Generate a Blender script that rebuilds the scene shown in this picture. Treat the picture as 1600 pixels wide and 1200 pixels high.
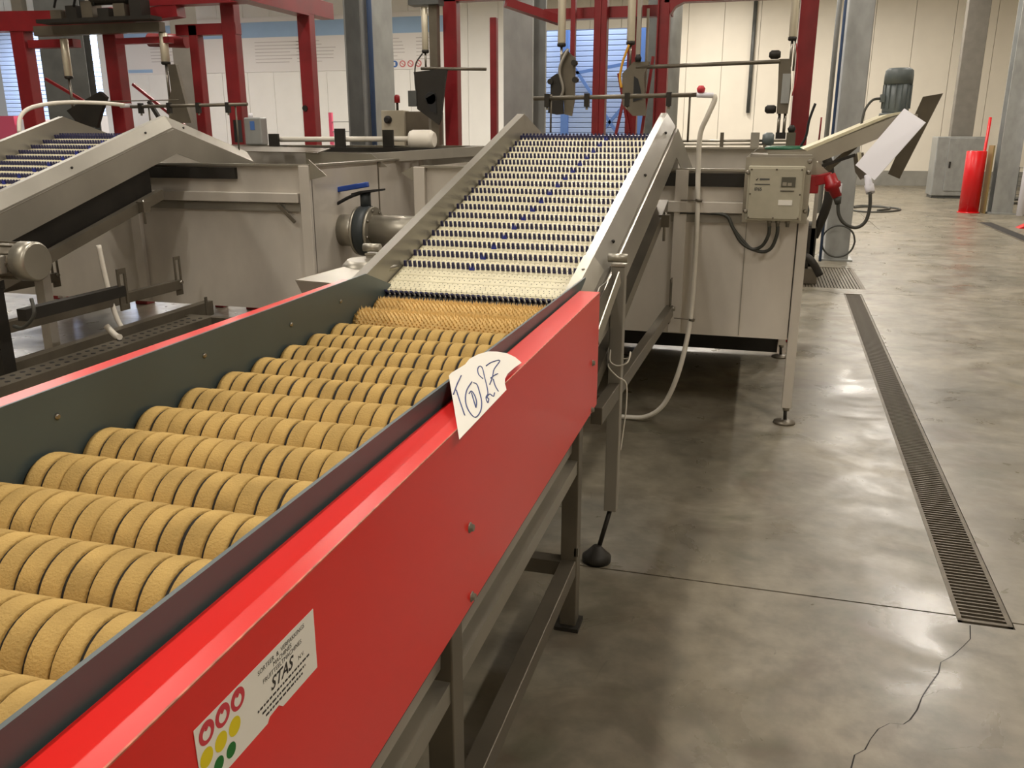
import bpy, bmesh, math, random
from mathutils import Vector, Matrix
random.seed(4)
for o in list(bpy.data.objects): bpy.data.objects.remove(o)
S = bpy.context.scene; COL = S.collection
R = math.radians

# ---------------------------------------------------------------- camera
cd = bpy.data.cameras.new('camera'); cam = bpy.data.objects.new('camera', cd); COL.objects.link(cam)
cd.sensor_fit = 'HORIZONTAL'; cd.sensor_width = 36.0; cd.lens = 36.0*1345/1600
cd.clip_start = .05; cd.clip_end = 200
cam.location = (0, 0, 1.6)
cam.rotation_euler = (R(90)-math.atan(393/1345), 0, R(15.8))
S.camera = cam
# ---------------------------------------------------------------- world, exposure, light
W = bpy.data.worlds.new('world'); S.world = W; W.use_nodes = True
W.node_tree.nodes['Background'].inputs[0].default_value = (.95, .93, .90, 1)
W.node_tree.nodes['Background'].inputs[1].default_value = .25
S.view_settings.view_transform = 'Standard'; S.view_settings.look = 'None'
S.view_settings.gamma = 1; S.view_settings.use_curve_mapping = False
S.view_settings.exposure = 0.0
LAMP_W = 165.0
LAMP_COL = (1.0, .925, .83)
LAMPS = [(-6.2, 1.5), (-6.2, 6.5), (-6.2, 12), (-6.2, 18), (-6.2, 24.5),
         (-1.8, -1.5), (-1.8, 4.0), (-1.8, 9.5), (-1.8, 15), (-1.8, 21), (-1.8, 26.5),
         (2.9, 0.5), (2.9, 6.5), (2.9, 12.5), (2.9, 18.5), (2.9, 25),
         (-12.5, 12), (-12.5, 18), (-12.5, 24.5), (-19.5, 18), (-19.5, 24.5)]
def area(name, loc, rot, sx, sy, power, col):
    l = bpy.data.lights.new(name, 'AREA'); l.shape = 'RECTANGLE'; l.size = sx; l.size_y = sy
    l.energy = power; l.color = col
    o = bpy.data.objects.new(name, l); COL.objects.link(o); o.location = loc; o.rotation_euler = rot
    return o
for i, (x, y) in enumerate(LAMPS):
    area('ceiling_light_source', (x, y, 5.72), (0, 0, 0), .22, 2.3, LAMP_W*(.70 if y < 7 else (1.0 if y < 14 else 1.45)), LAMP_COL)
# daylight in the yard seen through the two openings of the back wall
area('yard_daylight', (-6, 35.5, 7.5), (R(-35), 0, 0), 14, 3, 1500, (.62, .74, 1.0))
area('yard_daylight', (-29, 35.5, 7.5), (R(-35), 0, 0), 10, 3, 9000, (.62, .74, 1.0))

# ---------------------------------------------------------------- materials
def rgb(r, g, b):
    f = lambda c: (c/255/12.92) if c/255 <= .04045 else ((c/255+.055)/1.055)**2.4
    return (f(r), f(g), f(b), 1)
def mat(name, col, rough=.5, metal=0., var=0., scale=20., bump=0., bscale=60., stretch=None, rvar=0., col2=None, spec=None, coat=0.):
    m = bpy.data.materials.new(name); m.use_nodes = True
    nt = m.node_tree; b = nt.nodes['Principled BSDF']
    b.inputs['Base Color'].default_value = col; b.inputs['Roughness'].default_value = rough
    b.inputs['Metallic'].default_value = metal
    if coat: b.inputs['Coat Weight'].default_value = coat; b.inputs['Coat Roughness'].default_value = .12
    if spec is not None: b.inputs['Specular IOR Level'].default_value = spec
    if var or bump or rvar:
        tc = nt.nodes.new('ShaderNodeTexCoord'); mp = nt.nodes.new('ShaderNodeMapping')
        nt.links.new(tc.outputs['Object'], mp.inputs[0])
        if stretch: mp.inputs['Scale'].default_value = stretch
        n = nt.nodes.new('ShaderNodeTexNoise'); n.inputs['Scale'].default_value = scale; n.inputs['Detail'].default_value = 6
        nt.links.new(mp.outputs[0], n.inputs['Vector'])
        if var:
            cr = nt.nodes.new('ShaderNodeValToRGB')
            c2 = col2 or tuple(c*(1-var) for c in col[:3])+(1,)
            c1 = tuple(min(1, c*(1+var*.5)) for c in col[:3])+(1,)
            cr.color_ramp.elements[0].position = .32; cr.color_ramp.elements[1].position = .68
            cr.color_ramp.elements[0].color = c2; cr.color_ramp.elements[1].color = c1
            nt.links.new(n.outputs['Fac'], cr.inputs[0]); nt.links.new(cr.outputs[0], b.inputs['Base Color'])
        if rvar:
            mr = nt.nodes.new('ShaderNodeMapRange'); mr.inputs['To Min'].default_value = max(.02, rough-rvar); mr.inputs['To Max'].default_value = rough+rvar
            nt.links.new(n.outputs['Fac'], mr.inputs['Value']); nt.links.new(mr.outputs[0], b.inputs['Roughness'])
        if bump:
            n2 = nt.nodes.new('ShaderNodeTexNoise'); n2.inputs['Scale'].default_value = bscale; n2.inputs['Detail'].default_value = 4
            nt.links.new(mp.outputs[0], n2.inputs['Vector'])
            bp = nt.nodes.new('ShaderNodeBump'); bp.inputs['Strength'].default_value = bump; bp.inputs['Distance'].default_value = .004
            nt.links.new(n2.outputs['Fac'], bp.inputs['Height']); nt.links.new(bp.outputs[0], b.inputs['Normal'])
    return m
M = {}
M['red'] = mat('red_paint', rgb(230, 32, 27), .30, var=.05, scale=1.2, coat=.12)
M['red_edge'] = mat('worn_red_edge', rgb(205, 120, 95), .5, var=.4, scale=60)
M['plate'] = mat('dark_grey_plate', rgb(80, 93, 94), .42, metal=.0, var=.12, scale=4, rvar=.08)
M['steel'] = mat('stainless_steel', rgb(168, 163, 150), .38, metal=.75, var=.18, scale=3, rvar=.1, bump=.05, bscale=90)
M['steel_dull'] = mat('dull_stainless', rgb(158, 153, 142), .42, metal=.5, var=.22, scale=2.2, rvar=.1, stretch=(1, 1, .6))
M['tank'] = mat('stained_tank_steel', rgb(212, 205, 194), .42, metal=.28, var=.25, scale=1.8, rvar=.08, stretch=(1, 1, .5))
M['guard'] = mat('guard_stainless', rgb(160, 156, 146), .36, metal=.65, var=.12, scale=3, rvar=.06)
M['frame'] = mat('frame_steel', rgb(110, 103, 90), .42, metal=.5, var=.2, scale=5, rvar=.1)
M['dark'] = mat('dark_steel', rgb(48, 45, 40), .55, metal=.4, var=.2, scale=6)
M['black'] = mat('black_rubber', rgb(20, 20, 20), .6)
M['bolt'] = mat('bolt_steel', rgb(150, 145, 135), .3, metal=.9)
M['foam'] = mat('tan_foam', rgb(196, 164, 102), .95, var=.12, scale=9, bump=.6, bscale=260, col2=rgb(168, 140, 86), spec=.1)
M['bristle'] = mat('tan_bristle', rgb(226, 194, 132), .9, var=.12, scale=60, spec=.1)
M['belt'] = mat('cream_belt', rgb(222, 214, 182), .5, var=.12, scale=30)
M['peg'] = mat('navy_peg', rgb(36, 36, 78), .4)
M['peg_blue'] = mat('blue_peg', rgb(50, 60, 150), .4)
M['galv'] = mat('galvanised', rgb(164, 166, 164), .42, metal=.55, var=.13, scale=9, rvar=.08, stretch=(1, 1, .5))
M['galv_mid'] = mat('weathered_galvanised', rgb(132, 128, 120), .5, metal=.3, var=.12, scale=5)
M['galv_dark'] = mat('galvanised_dark', rgb(92, 94, 92), .5, metal=.4, var=.2, scale=5)
M['wall'] = mat('cream_wall_panel', rgb(228, 221, 206), .5, var=.04, scale=1.5)
M['wall_white'] = mat('white_wall_panel', rgb(238, 236, 230), .5, var=.03, scale=1.5)
M['joint'] = mat('panel_joint', rgb(176, 168, 150), .7)
M['plinth'] = mat('grey_plinth', rgb(140, 138, 130), .7, var=.15, scale=3)
M['ceil'] = mat('ceiling_panel', rgb(205, 200, 188), .7)
M['gred'] = mat('gantry_red', rgb(130, 26, 32), .38, var=.18, scale=6, rvar=.06)
M['cyl'] = mat('cylinder_aluminium', rgb(214, 206, 184), .3, metal=.35)
M['hose'] = mat('white_hose', rgb(224, 218, 205), .45)
M['white'] = mat('white_plastic', rgb(240, 239, 246), .3)
M['paper'] = mat('paper', rgb(236, 232, 222), .7)
M['ink'] = mat('ink', rgb(50, 46, 44), .6)
M['inkblue'] = mat('blue_ink', rgb(45, 62, 120), .6)
M['yellow'] = mat('print_yellow', rgb(228, 206, 20), .5)
M['green'] = mat('print_green', rgb(22, 112, 40), .5)
M['ringred'] = mat('print_red', rgb(205, 58, 70), .5)
M['bollard'] = mat('bollard_red', rgb(206, 20, 26), .3)
M['motor'] = mat('motor_grey', rgb(98, 106, 106), .45, var=.1, scale=8)
M['box'] = mat('box_grey', rgb(176, 170, 150), .5, var=.05)
M['screen'] = mat('screen_dark', rgb(84, 82, 70), .3)
M['plug'] = mat('plug_red', rgb(150, 18, 24), .4)
M['blue'] = mat('blue_handle', rgb(28, 66, 150), .4)
M['butter'] = mat('valve_body', rgb(52, 58, 60), .5)
M['banner'] = mat('banner_white', rgb(232, 228, 224), .6)
M['bannerblue'] = mat('banner_blue', rgb(160, 190, 222), .6, var=.1, scale=.6)
M['lines'] = mat('banner_print', rgb(190, 182, 178), .6)
M['yard'] = mat('yard_facade', rgb(186, 196, 214), .6)
M['bluepaint'] = mat('yard_blue_steel', rgb(96, 124, 168), .5)
M['green_disc'] = mat('green_disc', rgb(26, 92, 62), .4)
M['cable'] = mat('grey_cable', rgb(62, 62, 56), .5)
M['water'] = mat('tank_water', rgb(96, 92, 76), .08, spec=.6)
M['grate'] = mat('drain_grate', rgb(104, 96, 82), .5, metal=.4, var=.25, scale=12)
M['pit'] = mat('drain_pit', rgb(28, 25, 21), .8)
M['yel'] = mat('yellow_tube', rgb(206, 150, 40), .5)
M['board'] = mat('brown_board', rgb(132, 112, 66), .6)
M['pic_blue'] = mat('pictogram_blue', rgb(70, 110, 175), .6)
M['pic_red'] = mat('pictogram_red', rgb(205, 120, 120), .6)
M['pipe_blue'] = mat('dark_blue_pipe', rgb(52, 72, 104), .5)
M['pink'] = mat('pink_crate', rgb(220, 90, 120), .5)

def emis(name, col, st):
    m = bpy.data.materials.new(name); m.use_nodes = True; b = m.node_tree.nodes['Principled BSDF']
    b.inputs['Emission Color'].default_value = col; b.inputs['Emission Strength'].default_value = st
    b.inputs['Base Color'].default_value = (.8, .8, .8, 1); return m
M['tube'] = emis('lamp_tube', (1, .89, .74, 1), 6.0)

def floor_mat():
    m = bpy.data.materials.new('polished_concrete'); m.use_nodes = True; nt = m.node_tree; b = nt.nodes['Principled BSDF']
    g = nt.nodes.new('ShaderNodeNewGeometry')
    def noise(s, d=6, st=(1, 1, 1), dist=0.):
        mp = nt.nodes.new('ShaderNodeMapping'); mp.inputs['Scale'].default_value = st
        nt.links.new(g.outputs['Position'], mp.inputs[0])
        n = nt.nodes.new('ShaderNodeTexNoise'); n.inputs['Scale'].default_value = s; n.inputs['Detail'].default_value = d
        n.inputs['Distortion'].default_value = dist; n.inputs['Roughness'].default_value = .6
        nt.links.new(mp.outputs[0], n.inputs['Vector']); return n
    def ramp(src, p0, c0, p1, c1):
        r = nt.nodes.new('ShaderNodeValToRGB'); e = r.color_ramp.elements
        e[0].position = p0; e[0].color = c0; e[1].position = p1; e[1].color = c1
        nt.links.new(src, r.inputs[0]); return r
    def mix(f, a, c, mode='MIX'):
        x = nt.nodes.new('ShaderNodeMix'); x.data_type = 'RGBA'; x.blend_type = mode
        if isinstance(f, float): x.inputs[0].default_value = f
        else: nt.links.new(f, x.inputs[0])
        nt.links.new(a, x.inputs[6]); nt.links.new(c, x.inputs[7]); return x.outputs[2]
    base = ramp(noise(1.3, 8).outputs['Fac'], .30, rgb(114, 109, 95), .72, rgb(156, 147, 128))
    fine = ramp(noise(9, 8).outputs['Fac'], .3, rgb(150, 150, 150), .7, rgb(255, 255, 255))
    c = mix(.55, base.outputs[0], fine.outputs[0], 'MULTIPLY')
    blot = ramp(noise(1.7, 5, (1, 1.2, 1), 1.2).outputs['Fac'], .50, (0, 0, 0, 1), .68, (.7, .7, .7, 1))
    brown = ramp(noise(3, 3).outputs['Fac'], .4, rgb(92, 78, 64), .6, rgb(84, 84, 66))
    c = mix(blot.outputs[0], c, brown.outputs[0])
    vor = noise(16, 3, (1, .35, 1), .6); spots = ramp(vor.outputs['Fac'], .70, (0, 0, 0, 1), .76, (.5, .5, .5, 1))
    dk = ramp(vor.outputs['Fac'], 0, rgb(60, 52, 44), 1, rgb(60, 52, 44))
    c = mix(spots.outputs[0], c, dk.outputs[0])
    nt.links.new(c, b.inputs['Base Color'])
    rr = ramp(noise(2.6, 7, (1, 1, 1), .8).outputs['Fac'], .34, (.25, .25, .25, 1), .70, (.50, .50, .50, 1))
    nt.links.new(rr.outputs[0], b.inputs['Roughness'])
    b.inputs['Specular IOR Level'].default_value = .55
    bp = nt.nodes.new('ShaderNodeBump'); bp.inputs['Strength'].default_value = .13; bp.inputs['Distance'].default_value = .004
    nt.links.new(noise(22, 6).outputs['Fac'], bp.inputs['Height']); nt.links.new(bp.outputs[0], b.inputs['Normal'])
    return m
M['floor'] = floor_mat()

# ---------------------------------------------------------------- mesh helpers
class MB:
    def __init__(s): s.v = []; s.f = []; s.sm = []
    def add(s, vs, fs, smooth=False):
        n = len(s.v); s.v += [tuple(v) for v in vs]
        for f in fs: s.f.append(tuple(i+n for i in f)); s.sm.append(smooth)
        return s
    def box(s, x0, x1, y0, y1, z0, z1):
        return s.add([(x0,y0,z0),(x1,y0,z0),(x1,y1,z0),(x0,y1,z0),(x0,y0,z1),(x1,y0,z1),(x1,y1,z1),(x0,y1,z1)],
                     [(0,3,2,1),(4,5,6,7),(0,1,5,4),(1,2,6,5),(2,3,7,6),(3,0,4,7)])
    def bar(s, a, b, w, h, up=(0,0,1)):
        a = Vector(a); b = Vector(b); d = (b-a).normalized(); u = Vector(up)
        if abs(d.dot(u)) > .98: u = Vector((0,1,0))
        r = d.cross(u).normalized()*w/2; t = r.cross(d).normalized()*h/2
        return s.add([a-r-t, a+r-t, a+r+t, a-r+t, b-r-t, b+r-t, b+r+t, b-r+t],
                     [(0,3,2,1),(4,5,6,7),(0,1,5,4),(1,2,6,5),(2,3,7,6),(3,0,4,7)])
    def cyl(s, a, b, r0, r1=None, n=16, smooth=True):
        r1 = r0 if r1 is None else r1
        return s.lathe(a, b, [(0, r0), (1, r1)], n, smooth)
    def lathe(s, a, b, prof, n=20, smooth=True):     # prof: (t along a-b, radius)
        a = Vector(a); b = Vector(b); d = b-a; dn = d.normalized()
        u = dn.orthogonal().normalized(); w = dn.cross(u)
        vs = []; fs = []
        for t, r in prof:
            c = a+d*t
            for k in range(n):
                an = 2*math.pi*k/n; vs.append(c+(u*math.cos(an)+w*math.sin(an))*r)
        for j in range(len(prof)-1):
            for k in range(n):
                fs.append((j*n+k, j*n+(k+1)%n, (j+1)*n+(k+1)%n, (j+1)*n+k))
        s.add(vs, fs, smooth); m = len(s.v)-len(vs); L = len(prof)-1
        s.f.append(tuple(m+k for k in reversed(range(n)))); s.sm.append(False)
        s.f.append(tuple(m+L*n+k for k in range(n))); s.sm.append(False)
        return s
    def tube(s, pts, r, n=8, res=6):
        P = [Vector(p) for p in pts]
        if len(P) > 2 and res > 1:
            Q = []
            for i in range(len(P)-1):
                p0 = P[max(i-1,0)]; p1 = P[i]; p2 = P[i+1]; p3 = P[min(i+2,len(P)-1)]
                for k in range(res):
                    t = k/res
                    Q.append(.5*((2*p1)+(p2-p0)*t+(2*p0-5*p1+4*p2-p3)*t*t+(3*p1-p0-3*p2+p3)*t**3))
            Q.append(P[-1]); P = Q
        vs = []; fs = []; u = None
        for i, p in enumerate(P):
            d = (P[min(i+1,len(P)-1)]-P[max(i-1,0)]).normalized()
            u = d.orthogonal().normalized() if u is None else (u-d*u.dot(d)).normalized()
            w = d.cross(u)
            for k in range(n):
                an = 2*math.pi*k/n; vs.append(p+(u*math.cos(an)+w*math.sin(an))*r)
        for i in range(len(P)-1):
            for k in range(n): fs.append((i*n+k, i*n+(k+1)%n, (i+1)*n+(k+1)%n, (i+1)*n+k))
        fs2 = [tuple(reversed(range(n))), tuple((len(P)-1)*n+k for k in range(n))]
        s.add(vs, fs, True); m = len(s.v)-len(vs)
        for f in fs2: s.f.append(tuple(m+i for i in f)); s.sm.append(False)
        return s
    def prism(s, poly, off):                          # poly: 3D points, off: extrusion vector
        o = Vector(off); n = len(poly); vs = [Vector(p) for p in poly]; vs += [p+o for p in vs]
        fs = [tuple(reversed(range(n))), tuple(range(n, 2*n))]
        fs += [(i, (i+1)%n, n+(i+1)%n, n+i) for i in range(n)]
        return s.add(vs, fs)
    def sweep(s, prof, path):                         # prof: closed (x, dz) loop; path: (y, z): sheared extrusion
        n = len(prof); vs = []; fs = []
        for (y, z) in path:
            for (x, dz) in prof: vs.append((x, y, z+dz))
        for i in range(len(path)-1):
            for k in range(n): fs.append((i*n+k, (i+1)*n+k, (i+1)*n+(k+1)%n, i*n+(k+1)%n))
        fs.append(tuple(range(n))); fs.append(tuple(reversed(range((len(path)-1)*n, len(path)*n))))
        return s.add(vs, fs)
    def mesh(s, name, m, T=None):
        me = bpy.data.meshes.new(name)
        vs = [T @ Vector(v) for v in s.v] if T is not None else s.v
        me.from_pydata([tuple(v) for v in vs], [], s.f); me.materials.append(M[m])
        me.polygons.foreach_set('use_smooth', s.sm)
        bm = bmesh.new(); bm.from_mesh(me); bmesh.ops.recalc_face_normals(bm, faces=bm.faces); bm.to_mesh(me); bm.free()
        return me
def root_of(o):
    while o.parent: o = o.parent
    return o
def part(name, mb, m, parent, label=None, local=False, kind=None, bevel=0):
    """mb in world coordinates (or in the thing's own frame when local=True)"""
    T = None
    if not local:
        r = root_of(parent); T = (Matrix.Translation(r.location) @ Matrix.Rotation(r.rotation_euler.z, 4, 'Z')).inverted()
    o = bpy.data.objects.new(name, mb.mesh(name, m, T)); COL.objects.link(o); o.parent = parent
    if label: o['label'] = label
    if kind: o['kind'] = kind
    if bevel:
        b = o.modifiers.new('bevel', 'BEVEL'); b.width = bevel; b.segments = 2; b.limit_method = 'ANGLE'
    return o
def thing(name, label, cat, loc=(0,0,0), rotz=0, group=None):
    o = bpy.data.objects.new(name, None); COL.objects.link(o); o.empty_display_size = .1
    o.location = loc; o.rotation_euler = (0, 0, rotz); o['label'] = label; o['category'] = cat
    if group: o['group'] = group
    return o
def solo(name, mb, m, label, cat, group=None, bevel=0):
    o = bpy.data.objects.new(name, mb.mesh(name, m)); COL.objects.link(o); o['label'] = label; o['category'] = cat
    if group: o['group'] = group
    if bevel:
        b = o.modifiers.new('bevel', 'BEVEL'); b.width = bevel; b.segments = 2; b.limit_method = 'ANGLE'
    return o
def struct(name, mb, m, parent=None):
    o = bpy.data.objects.new(name, mb.mesh(name, m)); COL.objects.link(o)
    if parent: o.parent = parent
    else: o['kind'] = 'structure'
    return o
def copy_part(o, parent, loc=None):
    c = o.copy(); COL.objects.link(c); c.parent = parent
    if loc is not None: c.location = loc
    return c
def copy_tree(o, parent=None):
    c = o.copy(); COL.objects.link(c); c.parent = parent
    for ch in o.children: copy_tree(ch, c)
    return c
def text_part(name, txt, size, m, parent, origin, xdir, ydir, shear=0, label=None, bold=0, lift=.0008, align='LEFT'):
    cu = bpy.data.curves.new(name, 'FONT'); cu.body = txt; cu.size = size; cu.shear = shear; cu.offset = bold; cu.align_x = align
    cu.resolution_u = 3
    t = bpy.data.objects.new(name, cu); COL.objects.link(t)
    dg = bpy.context.evaluated_depsgraph_get()
    me = bpy.data.meshes.new_from_object(t.evaluated_get(dg)); COL.objects.unlink(t); bpy.data.objects.remove(t)
    x = Vector(xdir).normalized(); y = Vector(ydir).normalized(); n = x.cross(y); o = Vector(origin)
    r = root_of(parent); T = (Matrix.Translation(r.location) @ Matrix.Rotation(r.rotation_euler.z, 4, 'Z')).inverted()
    for v in me.vertices: v.co = T @ (o + x*v.co.x + y*v.co.y + n*lift)
    me.materials.clear(); me.materials.append(M[m])
    ob = bpy.data.objects.new(name, me); COL.objects.link(ob); ob.parent = parent
    if label: ob['label'] = label
    return ob

# ================================================================ SETTING
XR, XL, YB, YF, ZC = 8.5, -33.0, 30.0, -4.0, 7.4
fl = struct('floor', MB().box(XL, XR, YF, 45, -.30, -.16), 'pit')
def slab(poly):
    o = bpy.data.objects.new('floor_slab', MB().prism([(x, y, -.16) for x, y in poly], (0, 0, .16)).mesh('floor_slab', 'floor'))
    COL.objects.link(o); o.parent = fl
g = .004
DR = lambda y: .845+(y-2.9)*.0222          # centre line of the drain
# drain edges: half width .085
DW = .088
ys0, ys1 = 2.915, 9.40
slab([(XL, YF), (-5.2, YF), (-5.2, 2.945-g), (XL, 2.945-g)])
slab([(-5.2+g, YF), (6.2-g, YF), (6.2-g, 2.945-g), (DR(2.945)+DW, 2.945-g), (DR(2.9)+DW, 2.9), (DR(2.9)-DW, 2.9), (DR(2.945)-DW, 2.945-g), (-5.2+g, 2.945-g)])
slab([(6.2+g, YF), (XR, YF), (XR, 2.945-g), (6.2+g, 2.945-g)])
for x0, x1 in ((XL, -5.2-g), (6.2+g, XR)):
    slab([(x0, 2.945+g), (x1, 2.945+g), (x1, 9.50-g), (x0, 9.50-g)])
slab([(-5.2+g, 2.945+g), (DR(2.945)-DW, 2.945+g), (DR(9.42)-DW, 9.42), (DR(9.42)-DW, 9.50-g), (-5.2+g, 9.50-g)])
slab([(DR(2.945)+DW, 2.945+g), (6.2-g, 2.945+g), (6.2-g, 9.50-g), (DR(9.42)-DW, 9.50-g), (DR(9.42)-DW, 9.42), (DR(9.42)+DW, 9.42)])
slab([(XL, 9.50+g), (-5.2, 9.50+g), (-5.2, 16-g), (XL, 16-g)])
slab([(-5.2+g, 9.50+g), (.25, 9.50+g), (.25, 16-g), (-5.2+g, 16-g)])
slab([(.25, 9.50+g), (1.15, 9.50+g), (1.15, 9.72), (.25, 9.72)])
slab([(.25, 11.3), (1.15, 11.3), (1.15, 16-g), (.25, 16-g)])
slab([(1.15, 9.50+g), (6.2-g, 9.50+g), (6.2-g, 16-g), (1.15, 16-g)])
slab([(6.2+g, 9.50+g), (XR, 9.50+g), (XR, 16-g), (6.2+g, 16-g)])
for y0, y1 in ((16, 22.5), (22.5, 30), (30, 45)):
    for x0, x1 in ((XL, -11), (-11, -5.2), (-5.2, 2.0), (2.0, 6.2), (6.2, XR)):
        slab([(x0+g, y0+g), (x1-g, y0+g), (x1-g, y1-g), (x0+g, y1-g)])
# ceiling and walls
struct('ceiling', MB().box(XL, XR, YF, YB, ZC, ZC+.2), 'ceil')
struct('wall_front', MB().box(XL, XR, YF-.2, YF, 0, ZC), 'wall')
struct('wall_left', MB().box(XL-.2, XL, YF, YB, 0, ZC), 'wall_white')
struct('wall_right', MB().box(XR, XR+.2, YF, YB, 0, ZC), 'wall')
# back wall: cream sandwich panels with two openings to the yard
OPEN = [(-32.5, -25.2, 5.9), (-7.9, -3.75, 4.87)]
wb = struct('wall_back', MB().box(XL, XR, YB+.06, YB+.16, ZC-.02, ZC+.0), 'joint')
def panels(x0, x1, z0, z1, m, w=1.1):
    n = max(1, round((x1-x0)/w)); w = (x1-x0)/n
    me = MB().box(.006, w-.006, 0, .12, z0, z1).mesh('panel', m)
    for i in range(n):
        o = bpy.data.objects.new('panel', me); COL.objects.link(o); o.parent = wb; o.location = (x0+i*w, YB, 0)
def backer(x0, x1, z0, z1): 
    o = bpy.data.objects.new('panel_backing', MB().box(x0, x1, YB+.09, YB+.2, z0, z1).mesh('panel_backing', 'joint')); COL.objects.link(o); o.parent = wb
xs = XL
for (a, b, zt) in OPEN:
    panels(xs, a, .45, ZC-.03, 'wall_white'); backer(xs, a, .0, ZC-.03)
    panels(a, b, zt, ZC-.03, 'ceil'); backer(a, b, zt+.05, ZC-.03)
    xs = b
panels(xs, XR, .45, ZC-.03, 'wall'); backer(xs, XR, 0, ZC-.03)
bb = MB()
for x0, x1 in ((XL, -32.5), (-25.2, -7.9), (-3.75, XR)): bb.box(x0, x1, YB-.06, YB+.12, 0, .45)
struct('baseboard_back', bb, 'plinth')
# yard beyond the openings
yf = thing('yard_building', 'bluish corrugated metal building beyond the openings of the back wall', 'building', (-12, 37, 0))
fac = MB()
zz = .0
while zz < 7.6:
    fac.prism([(XL-4, 37.0, zz), (XL-4, 36.992, zz+.02), (XL-4, 36.992, zz+.16), (XL-4, 37.0, zz+.18), (XL-4, 37.2, zz+.18), (XL-4, 37.2, zz)], (XR-XL+8, 0, 0)); zz += .2
part('corrugated_cladding', fac, 'yard', yf)
part('backing_wall', MB().box(XL-4, XR+4, 37.2, 37.3, 0, 8), 'yard', yf)
for a, b in (((-7.7, 36.7, 4.1), (-5.2, 36.7, .6)), ((-5.0, 36.7, 3.4), (-7.6, 36.7, .4)), ((-7.9, 36.7, 3.9), (-5.3, 36.7, 4.3))):
    part('cross_brace', MB().bar(a, b, .12, .12), 'bluepaint', yf)
for x in (-4.95, -8.1, -16.5): part('facade_post', MB().box(x-.14, x+.14, 36.5, 36.8, 0, 6), 'bluepaint', yf)

# ceiling lamps (above the frame, reflected in floor and paint)
for i, (x, y) in enumerate(LAMPS):
    row = ('left', 'middle', 'right')[0 if x < -4 else (1 if x < 0 else 2)]
    t = thing('ceiling_light', 'long white twin tube ceiling light hung above the hall', 'lamp', (x, y, 5.9), 0, 'ceiling lights')
    part('housing', MB().box(x-.14, x+.14, y-1.2, y+1.2, 5.80, 5.9), 'white', t)
    for dy in (-1, 1): part('hanger', MB().cyl((x, y+dy, 5.9), (x, y+dy, ZC), .008, n=6), 'galv', t)
    part('tube', MB().cyl((x-.05, y-1.15, 5.77), (x-.05, y+1.15, 5.77), .018, n=10).cyl((x+.05, y-1.15, 5.77), (x+.05, y+1.15, 5.77), .018, n=10), 'tube', t)

# ---------------------------------------------------------------- banner on the back wall
bn = thing('safety_banner', 'wide white safety banner with blue top band and a row of round pictograms', 'banner', (-17, YB, 0))
part('sheet', MB().box(-24.6, -10.45, YB-.03, YB-.002, 3.74, 5.62), 'banner', bn)
part('blue_band', MB().prism([(-24.6, YB-.032, 4.93), (-10.45, YB-.032, 4.93), (-10.45, YB-.032, 5.45), (-24.6, YB-.032, 5.45)], (0, -.006, 0)), 'bannerblue', bn)
pl = MB()
for cx, n, w0 in ((-22.8, 6, 1.6), (-18.3, 7, 2.4), (-16.6, 7, 1.7), (-14.1, 0, 1), (-13.1, 7, .8), (-11.95, 7, .8)):
    for k in range(n):
        z = 4.75-k*.115; w = w0*random.uniform(.5, .95)
        pl.box(cx, cx+w, YB-.036, YB-.03, z, z+.022)
part('print_lines', pl, 'lines', bn, kind='stuff')
part('blue_title', MB().box(-23.9, -22.8, YB-.036, YB-.03, 3.80, 3.92), 'bannerblue', bn)
for i in range(5):
    x = -13.08+i*.30
    part('pictogram', MB().cyl((x, YB-.03, 3.92), (x, YB-.045, 3.92), .115, n=20), 'pic_blue' if i < 2 else 'pic_red', bn, 'blue round pictogram' if i < 2 else 'red ringed round pictogram')
    part('pictogram_symbol', MB().cyl((x, YB-.045, 3.92), (x, YB-.05, 3.92), .075, n=16) if i > 1 else MB().box(x-.03, x+.03, YB-.05, YB-.044, 3.86, 3.98), 'banner', bn)
    if i > 1: part('pictogram_bar', MB().bar((x-.07, YB-.052, 3.97), (x+.07, YB-.052, 3.87), .006, .022), 'pic_red', bn)

# ---------------------------------------------------------------- steel columns
def ibeam(name, x, y, w, d, h, label, m='galv', group=None, fl_t=.03, rot=0, base=False):
    t = thing(name, label, 'column', (x, y, 0), rot, group)
    part('flange', MB().box(-w/2, w/2, -d/2, -d/2+fl_t, 0, h), m, t, local=True)
    part('flange', MB().box(-w/2, w/2, d/2-fl_t, d/2, 0, h), m, t, local=True)
    part('web', MB().box(-.015, .015, -d/2+fl_t, d/2-fl_t, 0, h), m, t, local=True)
    if base: part('base_plate', MB().box(-w/2-.06, w/2+.06, -d/2-.06, d/2+.06, 0, .03), m, t, local=True)
    return t
def boxcol(name, x, y, w, d, h, label, m='galv', z0=0):
    t = thing(name, label, 'column', (x, y, 0))
    part('shaft', MB().box(-w/2, w/2, -d/2, d/2, z0, h), m, t, local=True, bevel=.012)
    part('base_plate', MB().box(-w/2-.05, w/2+.05, -d/2-.05, d/2+.05, z0, z0+.02), m, t, local=True)
    return t
c = ibeam('steel_column', -2.30, 8.6, .30, .36, ZC, 'mottled galvanised steel column rising behind the peak of the cream pegged conveyor', rot=R(-8))
c = boxcol('steel_column', 1.0, 12.1, .30, .36, ZC, 'thick galvanised column with a blue pipe, beside the tilted white sheet', 'galv')
part('pipe', MB().tube([(.80, 11.8, .0), (.80, 11.8, 5.8)], .018, res=1), 'pipe_blue', c, 'thin dark blue pipe')
part('conduit', MB().tube([(.74, 11.95, .6), (.74, 11.95, 5.8)], .03, res=1), 'galv', c)
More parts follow.
